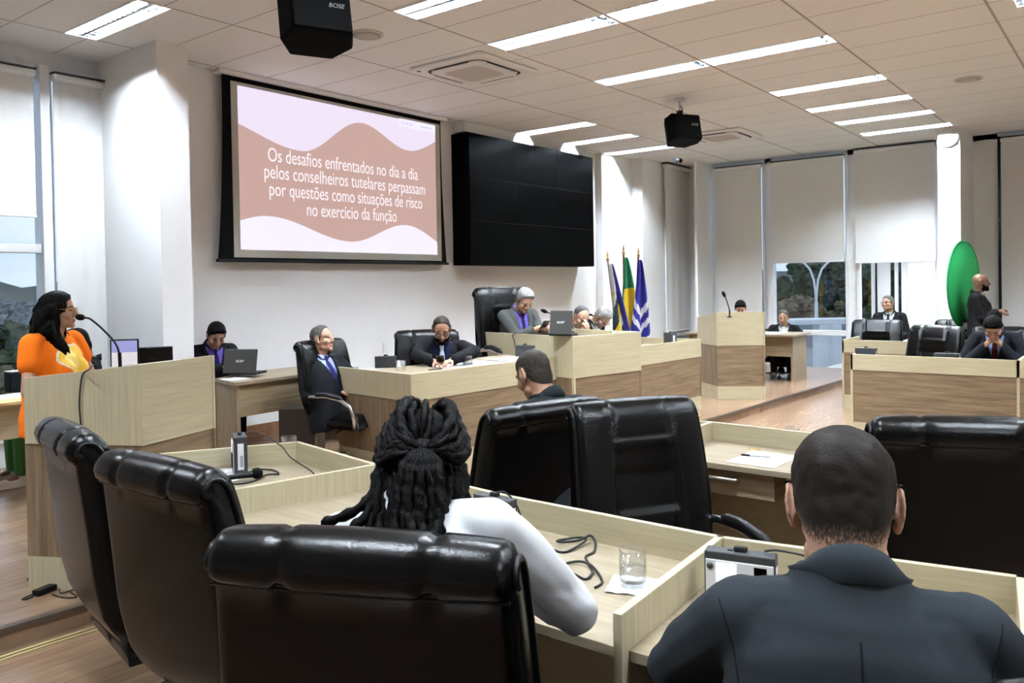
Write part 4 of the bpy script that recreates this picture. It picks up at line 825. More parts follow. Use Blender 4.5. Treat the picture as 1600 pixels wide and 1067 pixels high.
        b = MB(); n = 44; kp = gf[~(neck(c) | top(c))]; bvh = BVHTree.FromPolygons(gv.tolist(), kp.tolist()); rows = [[] for _ in range(7)]
        for a in np.linspace(.45, 2*math.pi-.45, n):
            sx, sy = math.sin(a), math.cos(a); fb = max(0, -sy); ro = .086; h = bvh.ray_cast(Vector((ro*sx, ro*sy-.010, .75)), Vector((0, 0, -1))); zs = h[0].z if h[0] is not None else .46
            zt_ = min(max(.502+.056*fb, zs+.014), .562); tp = min(1, (1-abs(a-math.pi)/(math.pi-.45))*4)
            for k, (r, z_) in enumerate(((.064, zs-.01), (.0645, zt_-.012), (.067, zt_), (.072, zt_+.001), (.080, zs+(zt_-zs)*.66), (ro+.002, max(zs+.007, zt_-.052)), (ro-.005, max(zs-.006, zt_-.056)))): rows[k].append((r*sx, r*sy-.010, zs+(z_-zs)*tp))
        b.add([p for r in rows for p in r], [(i*n+k, i*n+k+1, (i+1)*n+k+1, (i+1)*n+k) for i in range(len(rows)-1) for k in range(n-1)], 0, True); b.v = [tuple(U @ Vector(p)) for p in b.v]; b.build('jacket_collar', jacket, o)
        if tie:
            fr = sv[(np.abs(sv[:, 0]) < .025) & (sv[:, 1] > 0)]; t = MB(); vs = []; zz = np.linspace(.478, max(-.05, zb-.05), 16)
            for i, z_ in enumerate(zz):
                yy = fr[np.argmin(np.abs(fr[:, 2]-z_)), 1]+.009; wd = .019 if i < 2 else (.013 if i == 2 else .016+.026*(i/15)); yy += .010 if i < 2 else 0
                vs += [(-wd, yy, z_), (0, yy+.006, z_), (wd, yy, z_)]
            t.add(vs, [(3*i+k, 3*i+3+k, 3*i+4+k, 3*i+1+k) for i in range(15) for k in (0, 1)], 0, True); t.v = [tuple(U @ Vector(p)) for p in t.v]; t.build('tie', tie, o)
    else: gv = gf = gn = None
    if legs:
        g = MB(); g.ell((0, 0, hz-.02), (.17*fat, .125*fat, .12))
        for s in (1, -1):
            hip, k, a = kn[s]; g.cap(hip, k, .088, .066); g.cap(k, a+Vector((0, 0, .02)), .064, .052)
        tv_, tf, tn = remesh(g, .012, 3); obj_vf('trousers', tv_, tf, trousers, o)
        for s in (1, -1):
            a = kn[s][2]; t = (ld @ Vector((0, 1, 0))); g = MB(); g.cap(a+Vector((0, 0, -.045))-t*.03, a+t*.17+Vector((0, 0, -.055)), .042, .034); g.cap(a+Vector((0, 0, .02)), a+Vector((0, 0, -.04)), .046, .044); g.box(-.04, .04, -.07, .20, -.09, -.078, M=Matrix.Translation(a) @ ld)
            q, qf, _ = remesh(g, .010, 2); obj_vf('shoe', q, qf, shoes, o)
    return o, U, Hl, (gv, gf, gn), v, fa, nn, hv, fc, Wm, arms
    return o, U, Hl, (gv, gf, gn), v, fa, nn, hv, fc, Wm, arms
# clerks and officials along the front
q = P(338, 524, 7.72); person('young man in black suit and violet shirt looking down at the open laptop', q, dirn(.35, 1, 338), ZP, lean=10, hyaw=6, hpitch=26, hair='short', hthick=.014, shirt='shirt_violet', tie='tie_navy', handR=('world', P(352, 575, 7.5)), handL=('world', P(368, 578, 7.5)), curl=(.45,), skinm='skin_tan')
q = P(504, 530, 7.2); person('old man in navy suit leaning back in the chair left of the presidency desk', q, dirn(.62, .78, 504), ZP, lean=-14, hyaw=-24, hpitch=4, hair='receding', hairm='hair_salt', hthick=.010, jacket='suit_navy', shirt='shirt_light_blue', tie='tie_navy', legdir=50, handR=('world', P(528, 613, 7.1)), handL=('base', (-.22, .34, .66)), fat=1.12, skinm='skin_fair')
q = P(690, 515, 7.4); person('bearded man with glasses and white tie looking at his phone', q, dirn(.0, 1, 690), ZP, lean=6, hyaw=0, hpitch=22, hair='receding', hairm='hair_brown', hthick=.006, jacket='suit_black', shirt='shirt_navy', jopen=1.15, zb=.10, tie='tie_white', glasses='black_plastic', beard=('full', 'hair_black'), elR=('world', P(652, 556, 7.3)), elL=('world', P(741, 550, 7.3)), handR=('world', P(680, 566, 7.1)), handL=('world', P(706, 563, 7.1)), curl=(.55,), skinm='skin_tan', sw=.20)
q = P(820, 470, 8.55); person('grey haired president in grey suit and violet shirt holding a phone', q, dirn(.62, .8, 820), ZP, lean=14, hyaw=10, hpitch=20, hair='short', hairm='hair_grey', hthick=.024, jacket='suit_grey', shirt='shirt_violet', tie='tie_navy', zb=.10, handR=('world', P(843, 512, 8.38)), handL=('world', P(850, 515, 8.4)), curl=(.5,), skinm='skin_tan', sw=.20)
q = P(908, 495, 9.0); person('bald man resting his mouth on his clasped hand at the desk', q, dirn(.75, .65, 908), ZP, lean=22, hyaw=14, hpitch=10, hair='fringe', hairm='hair_salt', hthick=.006, jacket='suit_grey', shirt='shirt_white', handR=('head', (.030, .16, -.085)), handL=('head', (-.03, .165, -.11)), curl=(.9,), palm=(0, -1, .2), skinm='skin_fair', legs=False)
q = P(942, 496, 9.6); person('grey haired man with glasses bending down behind the bald man', q, dirn(.8, .55, 942), ZP, lean=24, hyaw=5, hpitch=34, hair='short', hairm='hair_grey', hthick=.018, jacket='suit_black', shirt='shirt_white', glasses='red_wood', beard=('full', 'hair_grey'), skinm='skin_fair', legs=False)
# the man in the second row, seen from behind
q = P(833, 586, 4.02); person('short haired man in grey seated with his back to the camera, centre', q, (.27, .96), 0, lean=8, hyaw=-4, hpitch=22, hroll=4, hair='short', hairm='hair_brown', hthick=.006, jacket='suit_slate', shirt='shirt_grey', vox=.005, skinm='skin_tan')
# far right people
q = P(1157, 482, 12.6); person('seated person of whom only black hair shows behind the right lectern', q, dirn(0, 1, 1157), ZP, lean=12, hpitch=20, hair='short', hthick=.014, legs=False)
q = P(1224, 496, 13.0); person('seated man with a striped tie at the small table by the window', q, dirn(-.1, 1, 1224), ZP, lean=4, hpitch=14, hair='receding', hairm='hair_salt', hthick=.008, shirt='shirt_white', tie='tie_white', jacket='suit_charcoal', fat=1.05, skinm='skin_tan', vox=.008, jvox=.012)
q = P(1387, 474, 12.4); person('man with glasses in a black suit looking up, before the entrance', q, dirn(-.25, 1, 1387), 0, lean=3, hyaw=22, hpitch=-10, hroll=8, hair='short', hairm='hair_salt', hthick=.008, shirt='shirt_white', tie='tie_black', glasses='black_plastic', skinm='skin_tan', vox=.008, jvox=.012)
q = P(1533, 441, 11.0); person('bald bearded man in a black suit standing before the green disc', q, dirn(1, .05, 1533), 0, lean=-3, hyaw=-6, hpitch=2, hair='bald', jacket='suit_charcoal', shirt='shirt_white', tie='tie_black', beard=('full', 'hair_black'), skinm='skin_brown', handR=('base', (.03, .20, 1.17)), handL=('base', (-.04, .21, 1.15)), curl=(.8,), palm=(0, 0, -1), standing=True, fat=1.2, sw=.20, vox=.008, jvox=.012)
q = P(1552, 512, 8.35); person('man in navy suit and wine tie holding both fists to his face', q, dirn(-.12, 1, 1552), 0, lean=24, hyaw=0, hpitch=26, hair='short', hthick=.016, jacket='suit_navy', shirt='shirt_light_blue', tie='tie_wine', glasses='red_wood', handR=('head', (.048, .105, -.115)), handL=('head', (-.048, .105, -.115)), elR=('u', (.33, .28, .18)), elL=('u', (-.33, .28, .18)), curl=(1.15,), palm={1: ('head', (-.3, -1, .1)), -1: ('head', (.3, -1, .1))}, skinm='skin_tan')
# the seated woman behind the speaker
q = P(119, 540, 6.9); r_ = person('seated person with black hair and green trousers behind the woman in orange', q, dirn(-1, .0, 120), ZP, lean=-16, hpitch=42, hair='short', hthick=.03, jacket='suit_black', trousers='trouser_green', shoes='sandal', skinm='skin_brown', legdir=18)
# ---- woman in orange at the lectern
q = P(93, 486, 5.02)
def bust(g):
    for s in (-1, 1): g.ell((s*.075, .105, .25), (.085, .075, .085))
    g.ell((0, .075, .06), (.16, .09, .13))
W1 = person('woman in an orange t-shirt with long black hair speaking at the lectern', q, dirn(.82, .57, 92), ZP, lean=2, hyaw=-22, hpitch=-4, hair='short', hairm='hair_black', hthick=.018, jacket='tee_orange', tee=bust, glasses='gold', skinm='skin_tan', standing=True, fat=1.22, sw=.215, scale=.94, vox=.005, jvox=.008, slen=.45, elR=('base', (.315, .05, 1.03)), handR=('base', (.22, .27, 1.06)), handL=('base', (-.16, .30, 1.10)), wrinkle=.006)
def long_hair(o, U, Hl, scale):
    m = MB(); rg = random.Random(3)
    m.ell(Hl @ Vector((0, -.022, .040)), (.092, .108, .092), Hl.to_3x3(), 20, 14)
    for k in range(74):
        t = rg.uniform(-1, 1); a = math.pi*(.5+t*.50)              # around the back, from ear to ear
        rx, ry = .088, .105; p0 = Vector((rx*math.cos(a)*.9, -.02-ry*math.sin(a)*.9+.015, rg.uniform(-.01, .06))); L = rg.uniform(.24, .42); pts = []; ph = rg.uniform(0, 6)
        if math.sin(a) < .1: L *= .8
        for i in range(10):
            s = i/9; w = .016*math.sin(ph+s*13); ex = 1+.38*math.sin(min(1, s*1.6)*1.6)
            pts.append(Hl @ Vector((p0.x*ex+w, (p0.y-.01)*ex+.012*math.cos(ph+s*11)-.02*s, p0.z-L*s)))
        m.tube(pts, [.016, .020, .021, .021, .020, .020, .019, .017, .013, .005], 7)
    for s in (1, -1):                                                 # front locks falling over the shoulders
        for k in range(5):
            x = s*(.075+.006*k); pts = [Hl @ Vector((x*(1+.22*q), -.010-.012*k+.07*q*q+.010*math.sin(9*q+k), .02-.30*q-.01*k)) for q in np.linspace(0, 1, 9)]; m.tube(pts, [.018, .019, .019, .018, .017, .016, .014, .010, .004], 7)
    v, f, n = remesh(m, .006, 1); v = v+n*np.array([mnoise.noise(Vector((p[0]*70, p[1]*70, p[2]*24)))*.0045 for p in v])[:, None]
    hi = np.array(Hl.inverted()); c = (v @ hi[:3, :3].T+hi[:3, 3])[f].mean(1); keep = ~((c[:, 1] > .045) & (c[:, 2] < .085) & (np.abs(c[:, 0]) < .058))
    r = sub(v, f, n, keep, 0.0); obj_vf('long_hair', xf(r[0], U), r[1], 'hair_black', o)
long_hair(W1[0], W1[1], W1[2], .94)
# print on the t-shirt: a yellow rounded map-like patch with a white outline
def decal(o, U, gvf, cx, cz, r, nm, material, off, seed, yside=1, xs=1.0):
    gv, gf, gn = gvf; c = gv[gf].mean(1); rg = np.random.default_rng(seed); ph = rg.uniform(0, 6, 4)
    a = np.arctan2(c[:, 2]-cz, c[:, 0]-cx); rr = r*(1+.13*np.sin(3*a+ph[0])+.08*np.sin(5*a+ph[1]))
    keep = (np.hypot((c[:, 0]-cx)/xs, c[:, 2]-cz) < rr) & (c[:, 1] > .02)
    q = sub(gv, gf, gn, keep, off)
    if q: obj_vf(nm, xf(q[0], U), q[1], material, o)
mat('print_white', (.85, .82, .70), .8); mat('print_yellow', (.80, .50, .06), .8); mat('print_pale', (.86, .70, .22), .8)
for a in ((.118, 'shirt_print_outline', 'print_white', .0022, 3), (.106, 'shirt_print', 'print_yellow', .0034, 3)): decal(W1[0], W1[1], W1[3], .0, .315, a[0], a[1], a[2], a[3], a[4])
decal(W1[0], W1[1], W1[3], .02, .325, .055, 'shirt_print_flower', 'print_pale', .0046, 8)
# ---- woman with braids, foreground
q = P(661, 722, 1.92)
W2 = person('woman with long black braids and a white blazer seated in the foreground', q, (.93, .36), 0, lean=16, side=-8, hroll=7, hyaw=-22, hpitch=4, nd=.035, hair='short', hairm='hair_black', hthick=.006, jacket='blazer_white', shirt='shirt_white', skinm='skin_brown', vox=.005, jvox=.006, sw=.19, scale=1.0, fat=1.0, elR=('world', P(893, 950, 1.90)), handR=('head', (.03, .13, -.14)), elL=('base', (-.36, .34, .86)), handL=('head', (-.03, .13, -.14)), curl=(1.0,), wrinkle=.008)
def braid(pts, r, nm, parent, M, seed):
    p = resample(pts, max(8, int(sum((Vector(pts[i+1])-Vector(pts[i])).length for i in range(len(pts)-1))/.006))); N = len(p); n = 9; vs = []; prev = None
    for i in range(N):
        d = Vector(p[min(i+1, N-1)])-Vector(p[max(i-1, 0)]); d.normalize()
        if prev is None: e1 = d.orthogonal().normalized()
        else: e1 = (prev-d*prev.dot(d)).normalized()
        prev = e1; e2 = d.cross(e1); tp = min(1, (N-1-i)/6+.35)
        for k in range(n):
            a = 2*math.pi*k/n; rr = r*tp*(1+.20*math.sin(2*a+i*.8)+.10*math.sin(i*1.6+a)); vs.append(M @ (Vector(p[i])+(e1*math.cos(a)+e2*math.sin(a))*rr))
    m = MB(); m.add(vs, [(i*n+k, i*n+(k+1) % n, (i+1)*n+(k+1) % n, (i+1)*n+k) for i in range(N-1) for k in range(n)]+[tuple(range(n))[::-1], tuple(range((N-1)*n, N*n))], 0, True); return m.build(nm, 'hair_black', parent)
def braids(o, U, Hl):
    M = U @ Hl; rg = random.Random(11); root = MB(); root.ell((0, -.118, .005), (.034, .026, .030), None, 14, 10); root.v = [tuple(M @ Vector(p)) for p in root.v]; hb = root.build('braided_hair', 'hair_black', o)
    def on(th, ph, k=1.0): return Vector((.087*k*math.sin(th)*math.cos(ph), -.014+.106*k*math.sin(th)*math.sin(ph), .036+.094*k*math.cos(th)))
    T = Vector((0, -.135, .004)); r = .0112
    def sm(pts): 
        P_ = [Vector(p) for p in pts]; out = []
        for i in range(len(P_)-1):
            a, b, c, d = P_[max(i-1, 0)], P_[i], P_[i+1], P_[min(i+2, len(P_)-1)]
            for t in np.linspace(0, 1, 8)[:-1]: out.append(.5*((2*b)+(c-a)*t+(2*a-5*b+4*c-d)*t*t+(3*b-a-3*c+d)*t**3))
        return [tuple(q) for q in out+[P_[-1]]]
    # swept from the hairline round both sides to the knot at the back, framing the bare crown
    for s, n in ((-1, 9), (1, 8)):
        for k in range(n):
            j = lambda q: rg.uniform(-q, q); lift = .010*(k % 2)
            pts = [(s*(.012+.009*k), .055, .122-.007*k), (s*(.030+.0074*k+lift*.4), -.005+j(.006), .142-.0105*k+lift), (s*(.050+.0064*k+lift*.5), -.070+j(.008), .122-.0150*k+lift), (s*(.054+.0046*k+j(.004)), -.118, .074-.0125*k), (s*(.036+.002*k), -.138-.003*(k % 3), .030-.005*k), T+Vector((s*.010, -.004*(k % 3), .010-.003*k))]
            braid(sm(pts), r*rg.uniform(.9, 1.08), 'braid', hb, M, k)
    for x, z0, z1 in ((-.030, .120, .055), (.008, .105, .04), (-.004, .126, .08)):          # short ones on the crown
        braid(sm([(x, -.075, z0), (x*1.1, -.106, (z0+z1)/2), (x*.8, -.121, z1), (x*.5, -.128, z1-.03)]), r*.8, 'braid', hb, M, 40)
    for k in range(17):                                            # hanging from under the knot
        j = lambda q: rg.uniform(-q, q); t = k/16; x = -.096+.192*t; y = -.05-.07*math.sin(math.pi*t); L = rg.uniform(.19, .36)+(.04 if .25 < t < .75 else 0); fl = (-.06 if t < .25 else .0)*(1-t)
        pts = [(x*.95, y+.01, -.008), (x*1.04+j(.004), y-.022, -.06), (x*(1.0+.05*rg.random())+j(.009), y-.034-.014*(k % 2), -.13), (x*.95+fl*.5+j(.014), y-.05-.018*(k % 3), -.13-(L-.13)*.55), (x*.92+fl+j(.022), y-.055-.022*(k % 3), -L)]
        braid(sm(pts), r*rg.uniform(.92, 1.12), 'braid', hb, M, 80+k)
    for k in range(8):                                             # from the knot itself
        j = lambda q: rg.uniform(-q, q); x = -.045+.013*k; L = rg.uniform(.17, .33); pts = [T+Vector((x*.3, 0, 0)), T+Vector((x*.8, -.022, -.04)), T+Vector((x*1.1+j(.012), -.028+j(.006), -.12)), T+Vector((x*1.2+j(.028), -.042, -L))]
        braid(sm(pts), r*rg.uniform(.9, 1.05), 'braid', hb, M, 120+k)
    for pts in ([(-.085, -.06, -.02), (-.100, -.085, -.08), (-.122, -.10, -.12), (-.165, -.09, -.145), (-.200, -.085, -.160), (-.194, -.09, -.176)], [(-.08, -.07, -.03), (-.095, -.10, -.10), (-.112, -.12, -.145), (-.150, -.12, -.182)]): braid(sm(pts), r, 'braid', hb, M, 150)
braids(W2[0], W2[1], W2[2])
# ---- man in the dark grey suit, right foreground
q = P(1318, 790, 1.36)
m = bpy.data.materials.new('hair_fade'); m.use_nodes = True; t = m.node_tree; b = t.nodes['Principled BSDF']; MATS['hair_fade'] = m
at_ = t.nodes.new('ShaderNodeAttribute'); at_.attribute_name = 'hair_amount'; co = t.nodes.new('ShaderNodeTexCoord'); n1 = t.nodes.new('ShaderNodeTexNoise'); n1.inputs['Scale'].default_value = 330; n1.inputs['Detail'].default_value = 3
mp = t.nodes.new('ShaderNodeMapping'); mp.inputs['Scale'].default_value = (1, 1, .45); t.links.new(co.outputs['Object'], mp.inputs['Vector']); t.links.new(mp.outputs[0], n1.inputs['Vector'])
ad = t.nodes.new('ShaderNodeMath'); ad.operation = 'MULTIPLY_ADD'; ad.inputs[1].default_value = .9; t.links.new(n1.outputs['Fac'], ad.inputs[0]); t.links.new(at_.outputs['Fac'], ad.inputs[2])
rp = t.nodes.new('ShaderNodeValToRGB'); rp.color_ramp.elements[0].position = .42; rp.color_ramp.elements[1].position = .95; rp.color_ramp.elements[0].color = (.36, .21, .14, 1); rp.color_ramp.elements[1].color = (.014, .011, .009, 1)
e_ = rp.color_ramp.elements.new(.70); e_.color = (.06, .042, .032, 1)
t.links.new(ad.outputs[0], rp.inputs['Fac']); t.links.new(rp.outputs[0], b.inputs['Base Color']); b.inputs['Roughness'].default_value = .55
bp = t.nodes.new('ShaderNodeBump'); b.inputs['Specular IOR Level'].default_value = .07; bp.inputs['Strength'].default_value = .3; bp.inputs['Distance'].default_value = .004; t.links.new(n1.outputs['Fac'], bp.inputs['Height']); t.links.new(bp.outputs[0], b.inputs['Normal'])
M3 = person('man in a dark grey suit seated in the right foreground, seen from behind', q, (.93, .37), 0, lean=16, hyaw=4, hpitch=12, fade=.07, hair='short', hairm='hair_fade', hthick=.009, jacket='suit_slate', shirt='shirt_white', skinm='skin_tan', vox=.0035, jvox=.005, sw=.165, scale=1.03, fat=1.08, nd=.012, wrinkle=.006, handR=('base', (.30, .46, .84)), handL=('world', P(1190, 1010, 1.8)), elL=('world', P(1062, 1040, 1.45)))
def seams(o, U, gvf, lines):
    gv, gf, gn = gvf; bv = BVHTree.FromPolygons(gv.tolist(), gf.tolist())
    for ln in lines:
        pts = []
        for x, z in ln:
            h = bv.ray_cast(Vector((x, -1, z)), Vector((0, 1, 0)))
            if h[0] is not None: pts.append(U @ (h[0]+Vector((0, -.0002, 0))))
        if len(pts) > 3: MB().tube(pts, .0016, 5).build('seam', 'suit_black', o)
seams(M3[0], M3[1], M3[3], [[(0, z) for z in np.linspace(.43, -.1, 30)]]+[[(s*(.188-.028*math.sin(math.pi*t)), .465-.26*t) for t in np.linspace(0, 1, 24)] for s in (1, -1)])
# ================================================================ THINGS ON THE DESKS
def device(label, loc, rz, w=.19, h=.145, d=.05, seen='front', flip=False):
    """desktop voting / microphone box: dark shell, silver face with display and keys on -Y, label on the ends"""
    o = thing('voting_terminal', label, 'voting terminal', loc, rz, 'desk voting terminals')
    MB().box(-w/2, w/2, -d/2, d/2, 0, h).build('case', 'grey_plastic', o, bevel=.004)
    f = MB().box(-w/2+.004, w/2-.004, -d/2-.003, -d/2+.001, .004, h-.022).build('face', 'silver_plastic', o, bevel=.002)
    MB().box(-w/2+.033, -w/2+.088, -d/2-.0045, -d/2-.002, h-.082, h-.028).build('display', 'display_glow', f); MB().box(w/2-.055, w/2-.022, -d/2-.0045, -d/2-.002, .01, h-.03).build('reader', 'black_screen', f)
    for r in range(4):
        for k in range(3): MB().lathe([(.0075, 0), (.0075, .004), (.005, .005)], 10, M=Matrix.Translation((-w/2+.038+.021*k, -d/2-.003, h-.096-.018*r)) @ Matrix.Rotation(R(90), 4, 'X')).build('key', 'black_plastic', f)
    MB().lathe([(.009, 0), (.009, .003)], 14, M=Matrix.Translation((-w/2+.017, -d/2-.003, h-.04)) @ Matrix.Rotation(R(90), 4, 'X')).build('button', 'grey_plastic', f)
    for s in (-1, 1):
        MB().box(s*(w/2+.0005)-.0006, s*(w/2+.0005)+.0006, -.014, .014, .03, h-.03).build('barcode_label', 'paper', o)
        b = MB()
        for k in range(9): b.box(s*(w/2+.0012)-.0004, s*(w/2+.0012)+.0004, -.004, .010, .045+.006*k, .045+.006*k+.003)
        b.build('barcode', 'ink', o)
    p = MB().box(-.018, .018, -.008, .008, h, h+.014).build('plug', 'rubber', o, bevel=.003)
    MB().box(-w/2+.06, -w/2+.075, -.006, .006, h, h+.002).build('socket', 'black_screen', o)
    return o
mat('display_glow', (.3, .3, .3), .4, emit=(.85, .92, 1), estr=1.1)
device('voting terminal with lit display left of the man in dark grey', (2.13, .88, .76), R(-78))
device('voting terminal by the right shoulder of the woman with braids, small divider behind', (2.165, 1.78, .76), R(-94), w=.165, h=.158)
device('voting terminal standing on paper on the far left workstation', (2.27, 3.46, .76), R(-120), w=.15, h=.185, d=.062)
qd = P(603, 575, 7.15); device('dark voting terminal on the left wing, beside the phone user', (qd.x, qd.y, .938), R(140), .19, .10, .06)
qd = P(812, 556, 7.55); device('dark voting terminal on the left wing against the raised middle block', (6.28, 4.75, .938), R(100), .19, .12, .06)
qd = P(1047, 528, 9.9); device('voting terminal on the right wing of the presidency desk', (qd.x, qd.y, .87), R(60), .17, .16, .08)
device('dark voting terminal on the left end of the nearest right bench', (8.82, 2.27, .76), R(90), .20, .175, .08)
device('dark voting terminal on the right bench before the empty turned chair', (8.80, 1.52, .76), R(90), .22, .15, .08)
device('dark voting terminal on the raised middle block, before the president', (6.50, 4.52, 1.076), R(95), .19, .10, .06)
def cable(name, label, pts, r=.0035, material='rubber'):
    P_ = [Vector(p) for p in pts]; out = []
    for i in range(len(P_)-1):
        a, b, c, d = P_[max(i-1, 0)], P_[i], P_[i+1], P_[min(i+2, len(P_)-1)]
        for t in np.linspace(0, 1, 9)[:-1]: out.append(.5*((2*b)+(c-a)*t+(2*a-5*b+4*c-d)*t*t+(3*b-a-3*c+d)*t**3))
    return tag(MB().tube(out+[P_[-1]], r, 7).build(name, material), label, 'cable')
cable('cable', 'black tangled cable lying before the water glass in the middle workstation', [(*PZ(x, y, .764)[:2], .764+dz) for x, y, dz in ((838, 846, 0), (862, 858, 0), (885, 862, 0), (915, 850, .012), (905, 846, .014), (872, 850, .012), (878, 856, .02), (905, 853, .02), (922, 846, .02), (930, 850, .008), (928, 862, 0), (915, 870, 0), (922, 884, 0), (926, 896, .004), (915, 905, 0), (895, 896, 0), (875, 890, 0), (880, 882, 0), (905, 880, .006), (925, 888, .008), (941, 908, 0), (930, 918, 0))], .0042)
cable('cable', 'thin black cable from the terminal left of the man in dark grey', [(2.15, .82, .912), (2.16, .78, .918), (2.2, .70, .90), (2.22, .62, .87), (2.2, .55, .80), (2.2, .5, .765)], .003)
cable('cable', 'thin black cable from the terminal by the woman with braids', [(2.165, 1.78, .928), (2.17, 1.74, .936), (2.18, 1.70, .90), (2.19, 1.68, .83), (2.2, 1.70, .768)], .003)
cable('cable', 'thin cable from the terminal on paper towards the handheld microphone', [(2.29, 3.42, .955), (2.32, 3.38, .955), (2.36, 3.26, .90), (2.36, 3.18, .85), (2.38, 3.06, .80), (2.36, 2.97, .768), (2.39, 2.93, .768)], .003)
def tumbler(label, loc, r=.040, h=.105, level=.055):
    o = thing('water_glass', label, 'glass', loc, 0, 'water glasses')
    MB().lathe([(r*.93, 0), (r, .01), (r, h), (r-.0022, h), (r-.0025, .014), (.001, .012)], 28).build('tumbler', 'glass', o)
    if level: MB().lathe([(.001, .0125), (r-.0032, .0145), (r-.0032, level), (.001, level)], 28).build('water', 'water', o)
    return o
def napkin(label, loc, rz, s=.07): 
    m = MB(); n = 8; m.add([((i/n*2-1)*s, (j/n*2-1)*s, .0012+.004*abs(math.sin(i*1.3+j*2.1))*(1 if i in (0, n) or j in (0, n) else .1)) for j in range(n+1) for i in range(n+1)], [(j*(n+1)+i, j*(n+1)+i+1, (j+1)*(n+1)+i+1, (j+1)*(n+1)+i) for j in range(n) for i in range(n)], 0, True)
    o = m.build('napkin', 'paper'); o.location = loc; o.rotation_euler = (0, 0, rz); tag(o, label, 'napkin', 'paper napkins under the glasses')
tumbler('half full water glass beside the tangled cable in the middle workstation', (2.07, 1.185, .7645)); napkin('white napkin under the glass beside the tangled cable', (2.07, 1.185, .761), .35)
q = PZ(452, 714, .76); tumbler('water glass on the far left workstation near its corner', (q.x, q.y, .7645)); napkin('white napkin under the glass on the far left workstation', (q.x, q.y, .761), .7)
q = PZ(1238, 697, .76); tumbler('water glass left of the head of the man in dark grey, second row', (q.x, q.y, .7645)); napkin('white napkin under the glass in the second row', (q.x, q.y, .761), .2)
q = PZ(626, 579, .94); tumbler('short glass on the left wing beside the dark terminal', (q.x, q.y, .939), .042, .085, 0); q = PZ(731, 571, .94); tumbler('short glass among the papers right of the phone user', (q.x, q.y, .944), .042, .085, 0)
q = PZ(920, 520, 1.08); tumbler('glass on the raised middle block near the bald man', (7.12, 4.25, 1.076), .04, .09, 0)
def sheet(label, loc, rz, w=.21, l=.297, name='paper_sheet', n=1, lines=True, material='paper'):
    o = thing(name, label, 'paper', loc, rz, 'papers on the desks') if lines else None
    if o is None: o = tag(MB().box(-w/2, w/2, -l/2, l/2, 0, .0012*n).build(name, material), label, 'paper', 'papers on the desks'); o.location = loc; o.rotation_euler = (0, 0, rz); return o
    MB().box(-w/2, w/2, -l/2, l/2, 0, .0012*n).build('page', material, o); t = MB()
    for k in range(8): t.box(-w*.38, w*(.1+.28*((k*37) % 5)/5), l*.4-.02*k-.002, l*.4-.02*k+.002, .0012*n, .0012*n+.0004)
    t.build('printed_lines', 'grey_plastic', o); return o
def pen(label, loc, rz, c='black_plastic'):
    o = thing('pen', label, 'pen', loc, rz); M = Matrix.Rotation(R(90), 4, 'Y'); MB().tube([(-.07, 0, .005), (.03, 0, .005)], .0042, 8).build('barrel', 'glass' if c is None else c, o); MB().tube([(.03, 0, .005), (.072, 0, .005)], .0052, 8).build('cap', 'black_plastic', o)
sheet('printed sheet under the pen on the second row workstation', (3.93, 1.50, .761), R(88), .24, .32); pen('black pen on the printed sheet, second row workstation', (3.95, 1.545, .7635), R(102), 'silver_plastic')
sheet('sheet under the standing terminal on the far left workstation', (2.20, 3.50, .761), R(15), .22, .30); pen('dark pen on the sheet beside the terminal, far left workstation', (2.05, 3.42, .7635), R(10))
q = PZ(700, 574, .94); sheet('large open sheets before the phone user on the left wing', (5.45, 4.83, .939), R(82), .32, .62, n=3)
sheet('white folder leaning in the corner of the left wing and the middle block', (6.1, 4.72, .939), R(80), .30, .5, n=8, material='paper'); q = PZ(655, 579, .94); pen('dark pen in front of the open sheets on the left wing', (4.98, 4.72, .941), R(-10))
sheet('papers on the raised middle block beside the laptop', (6.98, 4.35, 1.076), R(75), .2, .28, n=3); sheet('papers on the right wing beside the middle block', (7.95, 4.55, .871), R(80), .25, .35, n=4); sheet('paper on the clerk table before the laptop', (4.16, 6.40, .851), R(0), .2, .2, n=2)
sheet('papers on the small clerk table of the striped tie man', (12.45, 4.55, .821), R(85), .3, .45, n=5); q = PZ(20, 622, .85); sheet('papers along the pale table at the left picture edge', (q.x, q.y+.05, .851), R(4), .6, .3, n=10); 
o = tag(MB().box(-.2, .2, -.12, .12, 0, .02).build('envelope', 'cream_env' if 'cream_env' in MATS else mat('cream_env', (.60, .42, .20), .7)), 'brown envelope on the pale table at the left picture edge', 'envelope'); q = PZ(12, 631, .85); o.location = (q.x, q.y+.02, .851)
# handheld microphone
a, b_ = PZ(352, 747, .785), PZ(398, 740, .79); o = thing('handheld_microphone', 'black handheld microphone lying by the rim of the far left workstation', 'microphone', a); d = b_-a
MB().tube([(0, 0, 0), d*.5, d*.92], [.011, .013, .017], 14).build('handle', 'black_plastic', o); MB().ell(d*1.08, (.027, .027, .026), None, 16, 12).build('foam_head', 'black_cloth', o)
q1 = PZ(430, 742, .766); cable('cable', 'black cable coiled behind the handheld microphone', [a+Vector((-.01, 0, 0)), PZ(365, 756, .766), PZ(395, 752, .766), PZ(415, 742, .766), PZ(435, 740, .766), PZ(425, 734, .766), PZ(395, 733, .766)], .004)
